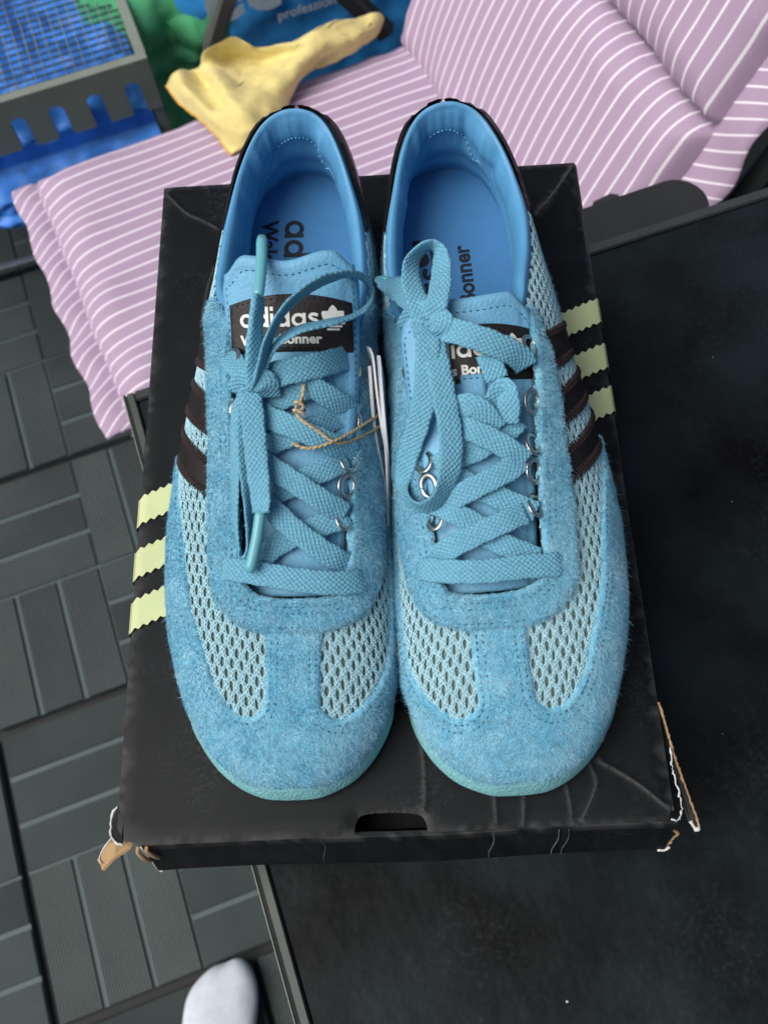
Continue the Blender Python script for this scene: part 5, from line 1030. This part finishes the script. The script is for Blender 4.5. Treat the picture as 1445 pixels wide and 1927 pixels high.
# ------------------------------------------------------------------ yellow cloth dropped on the seat
cloth_m = mat('yellow_cloth', lin('#d9cb86'), rough=.9, var=.1, scale=60, bump=.5, bscale=500, spec=.1, sheen=.2, bdist=.001)
NET = [[(-0.241, 0.845, 0), (-0.223, 0.84, 0.025), (-0.202, 0.86, 0.01), (-0.19, 0.853, 0.035), (-0.16, 0.867, 0.04), (-0.141, 0.867, 0.03), (-0.11, 0.87, 0.02), (-0.101, 0.874, 0.02), (-0.064, 0.897, 0.02)],
 [(-0.23, 0.825, 0.002), (-0.209, 0.809, 0.03), (-0.191, 0.831, 0.012), (-0.181, 0.826, 0.03), (-0.164, 0.868, 0.006), (-0.12, 0.865, 0.012), (-0.087, 0.861, 0.03), (-0.051, 0.888, 0.03), (-0.003, 0.916, 0.018)],
 [(-0.21, 0.801, 0.003), (-0.192, 0.785, 0.025), (-0.177, 0.795, 0.018), (-0.162, 0.787, 0.035), (-0.142, 0.826, 0.02), (-0.1, 0.836, 0.025), (-0.063, 0.857, 0.03), (-0.028, 0.89, 0.025), (0.01, 0.914, 0.015)],
 [(-0.19, 0.777, 0.003), (-0.176, 0.762, 0.02), (-0.161, 0.763, 0.025), (-0.148, 0.763, 0.035), (-0.125, 0.792, 0.028), (-0.097, 0.819, 0.022), (-0.065, 0.851, 0.02), (-0.022, 0.876, 0.02), (0.008, 0.908, 0.01)],
 [(-0.173, 0.753, 0.002), (-0.164, 0.749, 0.012), (-0.15, 0.747, 0.02), (-0.136, 0.75, 0.025), (-0.117, 0.772, 0.02), (-0.101, 0.803, 0.012), (-0.072, 0.853, 0.006), (-0.03, 0.87, 0.006), (0.005, 0.905, 0.004)],
 [(-0.163, 0.737, 0.001), (-0.156, 0.741, 0.005), (-0.145, 0.743, 0.01), (-0.13, 0.748, 0.01), (-0.113, 0.757, 0.008), (-0.105, 0.781, 0.003), (-0.088, 0.841, 0.002), (-0.042, 0.866, 0.002), (0.0, 0.9, 0.002)]]
N0 = np.array(NET, float); N0[..., 2] += -.392
up1 = np.stack([catmull(r, .004)[np.linspace(0, len(catmull(r, .004)) - 1, 60).astype(int)] for r in N0]); up2 = np.stack([catmull(up1[:, j], .002)[np.linspace(0, len(catmull(up1[:, j], .002)) - 1, 70).astype(int)] for j in range(60)], 1)
dx_, dy_ = up2[..., 0] + .162, up2[..., 1] - .736; an_ = np.arctan2(dy_, dx_); rd_ = np.hypot(dx_, dy_); up2[..., 2] += .035 * np.clip(rd_, 0, .13) * (np.abs(np.sin(an_ * 4.5 + .5)) - .5) + .006 * vnoise(up2[..., :2].reshape(-1, 2), .022, 8).reshape(an_.shape) + .003 * vnoise(up2[..., :2].reshape(-1, 2), .009, 9).reshape(an_.shape)
cl_ = thing('yellow_cloth', 'crumpled yellow cloth lying on the striped chair cushion', 'cloth', W(-.15, .8, -.385))
V = up2.reshape(-1, 3) - np.array([-.15, .8, -.385]); nf = grid_faces(70, 60); Vb = V - np.array([0, 0, .0022]); bd = [j for j in range(60)] + [i * 60 + 59 for i in range(1, 70)] + [69 * 60 + j for j in range(58, -1, -1)] + [i * 60 for i in range(68, 0, -1)]
F = np.concatenate([nf, nf[:, ::-1] + len(V), np.array([(bd[(i + 1) % len(bd)], bd[i], bd[i] + len(V), bd[(i + 1) % len(bd)] + len(V)) for i in range(len(bd))])]); mesh('cloth_sheet', np.concatenate([V, Vb]), F, cloth_m, cl_)
e = np.concatenate([V[[i * 60 for i in range(70)]]]); V2, F2 = tube_vf(e + [0, 0, -.001], .0016, 6); mesh('hem', V2, F2, mat('cloth_hem', lin('#c99a45'), rough=.9, var=.1, scale=100), cl_)

# ------------------------------------------------------------------ bags behind the chair
def puffy(name, c, ax, up, dp, w, h, d, m, par, nu=40, nv=40, seed=1, crump=.01, sq=.5):
    u = np.linspace(-1, 1, nu); v = np.linspace(-1, 1, nv); Ug, Vg = np.meshgrid(u, v, indexing='ij'); pr = (np.clip(1 - np.abs(Ug) ** 3, 0, 1) * np.clip(1 - np.abs(Vg) ** 3, 0, 1)) ** sq
    nz = (vnoise(np.stack([Ug.ravel() * w, Vg.ravel() * h], 1), .05, seed) + .6 * vnoise(np.stack([Ug.ravel() * w, Vg.ravel() * h], 1), .022, seed + 1)).reshape(Ug.shape); rows = []
    for s in (1, -1): rows.append((np.array(c) + (Ug * w / 2)[..., None] * ax + (Vg * h / 2)[..., None] * up + (s * (pr * d / 2 + nz * crump * pr))[..., None] * dp).reshape(-1, 3))
    F = np.concatenate([grid_faces(nu, nv), grid_faces(nu, nv)[:, ::-1] + nu * nv]); return mesh(name, np.concatenate(rows), F, m, par)
ba_ = math.radians(18.5); bxv = np.array([math.cos(ba_), math.sin(ba_), 0]); bn = np.array([math.sin(ba_), -math.cos(ba_), 0])
blue_m = mat('blue_bag_film', lin('#3fa2ea'), rough=.35, var=.12, scale=18, bump=.3, bscale=60, spec=.5); green_m = mat('green_bag_film', lin('#5dbd83'), rough=.3, var=.15, scale=16, bump=.3, bscale=50, spec=.5)
b1 = thing('blue_bag', 'glossy blue printed plastic bag standing behind the yellow cloth', 'bag', W(-.10, 1.19, -.82), ba_)
lx, ly = np.array([1., 0, 0]), np.array([0, -1., 0])
puffy('film', (0, 0, .275), lx, Zv, ly, .44, .545, .16, blue_m, b1, seed=3, crump=.012, sq=.35)
bw = mat('bag_print_white', lin('#cfe0ea'), rough=.5, var=.08, scale=100)
def bag_map(Q, lf): return np.stack([Q[:, 0], np.full(len(Q), -.0865 - lf * .001), Q[:, 1]], 1)
for txt, sz, x_, z_ in (('eco', .115, -.16, .335), ('professional', .020, -.065, .312), ('20', .040, -.018, .252), ('F', .034, -.100, .232), ('WIN', .026, -.052, .232), ('ag', .018, -.146, .30)):
    V, F = font_word(txt, .02); lay([(V, F)], bag_map, 'printed_word', 1, b1, bw, sz, dx=x_, dy=z_, lift0=2.0)
b2 = thing('green_bag', 'glossy green plastic bag slumped left of the blue bag', 'bag', W(-.30, 1.14, -.82), ba_ + .3)
puffy('film', (0, 0, .20), lx, Zv, ly, .22, .40, .16, green_m, b2, seed=9, crump=.03, sq=.4); puffy('film_fold', (.055, -.085, .185), np.array([.8, -.3, 0.2]), np.array([-.25, 0, 1.]), ly, .10, .32, .05, green_m, b2, seed=19, crump=.02, sq=.5)
# crate with a wire mesh top and blue sheet stuffed inside
cr = thing('storage_crate', 'grey plastic crate with arched slots and wire mesh top in the corner', 'crate', W(-.487, .889, -.82), ba_)
pan_m = mat('crate_grey_plastic', lin('#7b8379'), rough=.55, var=.08, scale=20); wire_m = mat('crate_wire', lin('#6f7a7c'), rough=.4, var=.1, scale=60, metallic=.5); sheet_m = mat('blue_sheet', lin('#3f84dd'), rough=.45, var=.35, scale=30, bump=.4, bscale=90, spec=.4)
arch = []
for s_ in (-.017, .033, .082, .132, .182): arch.append(s_)
top = .376; bot = .30; pl = [(-.30, bot)]
for s_ in [-.267, -.217, -.167, -.117, -.067] + arch:
    a = np.linspace(math.pi, 0, 9); pl += [(s_ - .010, bot)] + [(s_ + .010 * math.cos(q_), .338 + .010 * math.sin(q_)) for q_ in a] + [(s_ + .010, bot)]
pl += [(.212, bot), (.212, top), (-.30, top)]
n = len(pl); Vp = np.array([(x_, 0, z_) for x_, z_ in pl] + [(x_, .012, z_) for x_, z_ in pl]); F = [tuple(range(n)), tuple(range(n, 2 * n))[::-1]] + [((i + 1) % n, i, n + i, n + (i + 1) % n) for i in range(n)]
mesh('slotted_panel', Vp, F, pan_m, cr, smooth=False)
V, F = box_vf(.200, .2125, .012, .42, .22, top); mesh('side_panel', V, F, pan_m, cr, smooth=False)
for x_, y_ in ((-.298, .02), (-.298, .40), (.196, .02), (.196, .40)):
    V, F = box_vf(x_, x_ + .014, y_, y_ + .014, .003, .31, .002); mesh('leg', V, F, pan_m, cr, smooth=False)
parts = []
for y_ in np.arange(.016, .42, .0125): parts.append(tube_vf(P_([(-.30, y_, .372), (.20, y_, .372)]), .0013, 5))
V, F = join(parts); stuff(mesh('wire', V, F, wire_m, cr)); parts = []
for x_ in np.arange(-.30, .20, .0125): parts.append(tube_vf(P_([(x_, .014, .3746), (x_, .42, .3746)]), .0008, 5))
V, F = join(parts); stuff(mesh('wire', V, F, wire_m, cr))
sh_ = thing('blue_sheet', 'crumpled dark blue plastic sheet stuffed inside the grey crate', 'sheet', W(-.487, .889, -.82), ba_)
u = np.linspace(-.30, .197, 90); v = np.linspace(0, 1, 80); Ug, Vg = np.meshgrid(u, v, indexing='ij')
prof_y = np.interp(Vg, [0, .15, .35, .45, 1], [-.035, -.04, .016, .05, .40]); prof_z = np.interp(Vg, [0, .15, .35, .45, 1], [.235, .262, .30, .335, .345]); q = np.stack([Ug.ravel(), Vg.ravel() * .5], 1); nz = (vnoise(q, .06, 4) * .035 + vnoise(q, .025, 5) * .022 + vnoise(q, .011, 6) * .010).reshape(Ug.shape)
ins_ = sstep((Vg - .3) / .1); V = np.stack([Ug, prof_y - nz * (1 - ins_), np.minimum(prof_z + nz * ins_ - .004, np.where(Vg > .36, .366, 9))], -1); V[..., 1] = np.where((Vg > .18) & (Vg < .4), np.maximum(V[..., 1], .016), V[..., 1])
mesh('sheet_body', V.reshape(-1, 3), grid_faces(90, 80)[:, ::-1].copy(), sheet_m, sh_)

# ------------------------------------------------------------------ the photographer's foot
pe = thing('person', 'white sock on a foot resting on the deck beside the table leg', 'person', W(-.238, -.208, -.82), math.radians(-4))
sock_m = mat('white_sock_cotton', lin('#c9d4dc'), rough=.95, var=.05, scale=90, bump=.6, bscale=600, sheen=.3, bdist=.0012)
st_ = [(-.125, .012, .012, .05), (-.118, .026, .03, .05), (-.10, .031, .045, .048), (-.06, .034, .06, .058), (-.02, .037, .066, .064), (.03, .040, .052, .05), (.07, .0415, .042, .040), (.095, .041, .035, .034), (.112, .037, .030, .029), (.122, .030, .025, .024), (.128, .020, .019, .018), (.131, .008, .010, .010)]
rows = []
a = np.linspace(0, 2 * np.pi, 28, endpoint=False)
S4 = catmull(P_([(y_, w_, h_, 0) for y_, w_, h_, c_ in st_]), .006)
for y_, w_, h_, _ in S4:
    ca, sa = np.cos(a), np.sin(a); toe = sstep((y_ - .08) / .04)
    xs = w_ * np.sign(ca) * np.abs(ca) ** .85; zs = h_ / 2 + h_ / 2 * np.sign(sa) * np.abs(sa) ** .8; yy = y_ + toe * (.008 * np.exp(-((xs - .017) / .017) ** 2) + .003 * np.exp(-((xs + .014) / .010) ** 2) - .010 * np.clip((.01 - xs) / .05, 0, 1))
    rows.append(np.stack([xs, np.minimum(yy, .150), zs + .002], 1))
V = np.array(rows); wr_ = vnoise(V.reshape(-1, 3)[:, [0, 1]] * [1, .5], .012, 31).reshape(V.shape[:2]); V[..., 2] += .0025 * wr_ * sstep((V[..., 2] - .008) / .01); F = [tuple(f) for f in grid_faces(len(rows), 28, True)] + [tuple(range(28)), tuple(range((len(rows) - 1) * 28, len(rows) * 28))[::-1]]
leg_c = catmull(P_([(0, -.075, .05), (0, -.085, .10), (0, -.095, .16), (0, -.11, .24)]), .01); LV, LF = tube_vf(leg_c, np.linspace(.036, .042, len(leg_c)), 28); V, F = join([(V.reshape(-1, 3), [f[::-1] for f in F]), (LV, LF)]); mesh('sock', V, F, sock_m, pe)
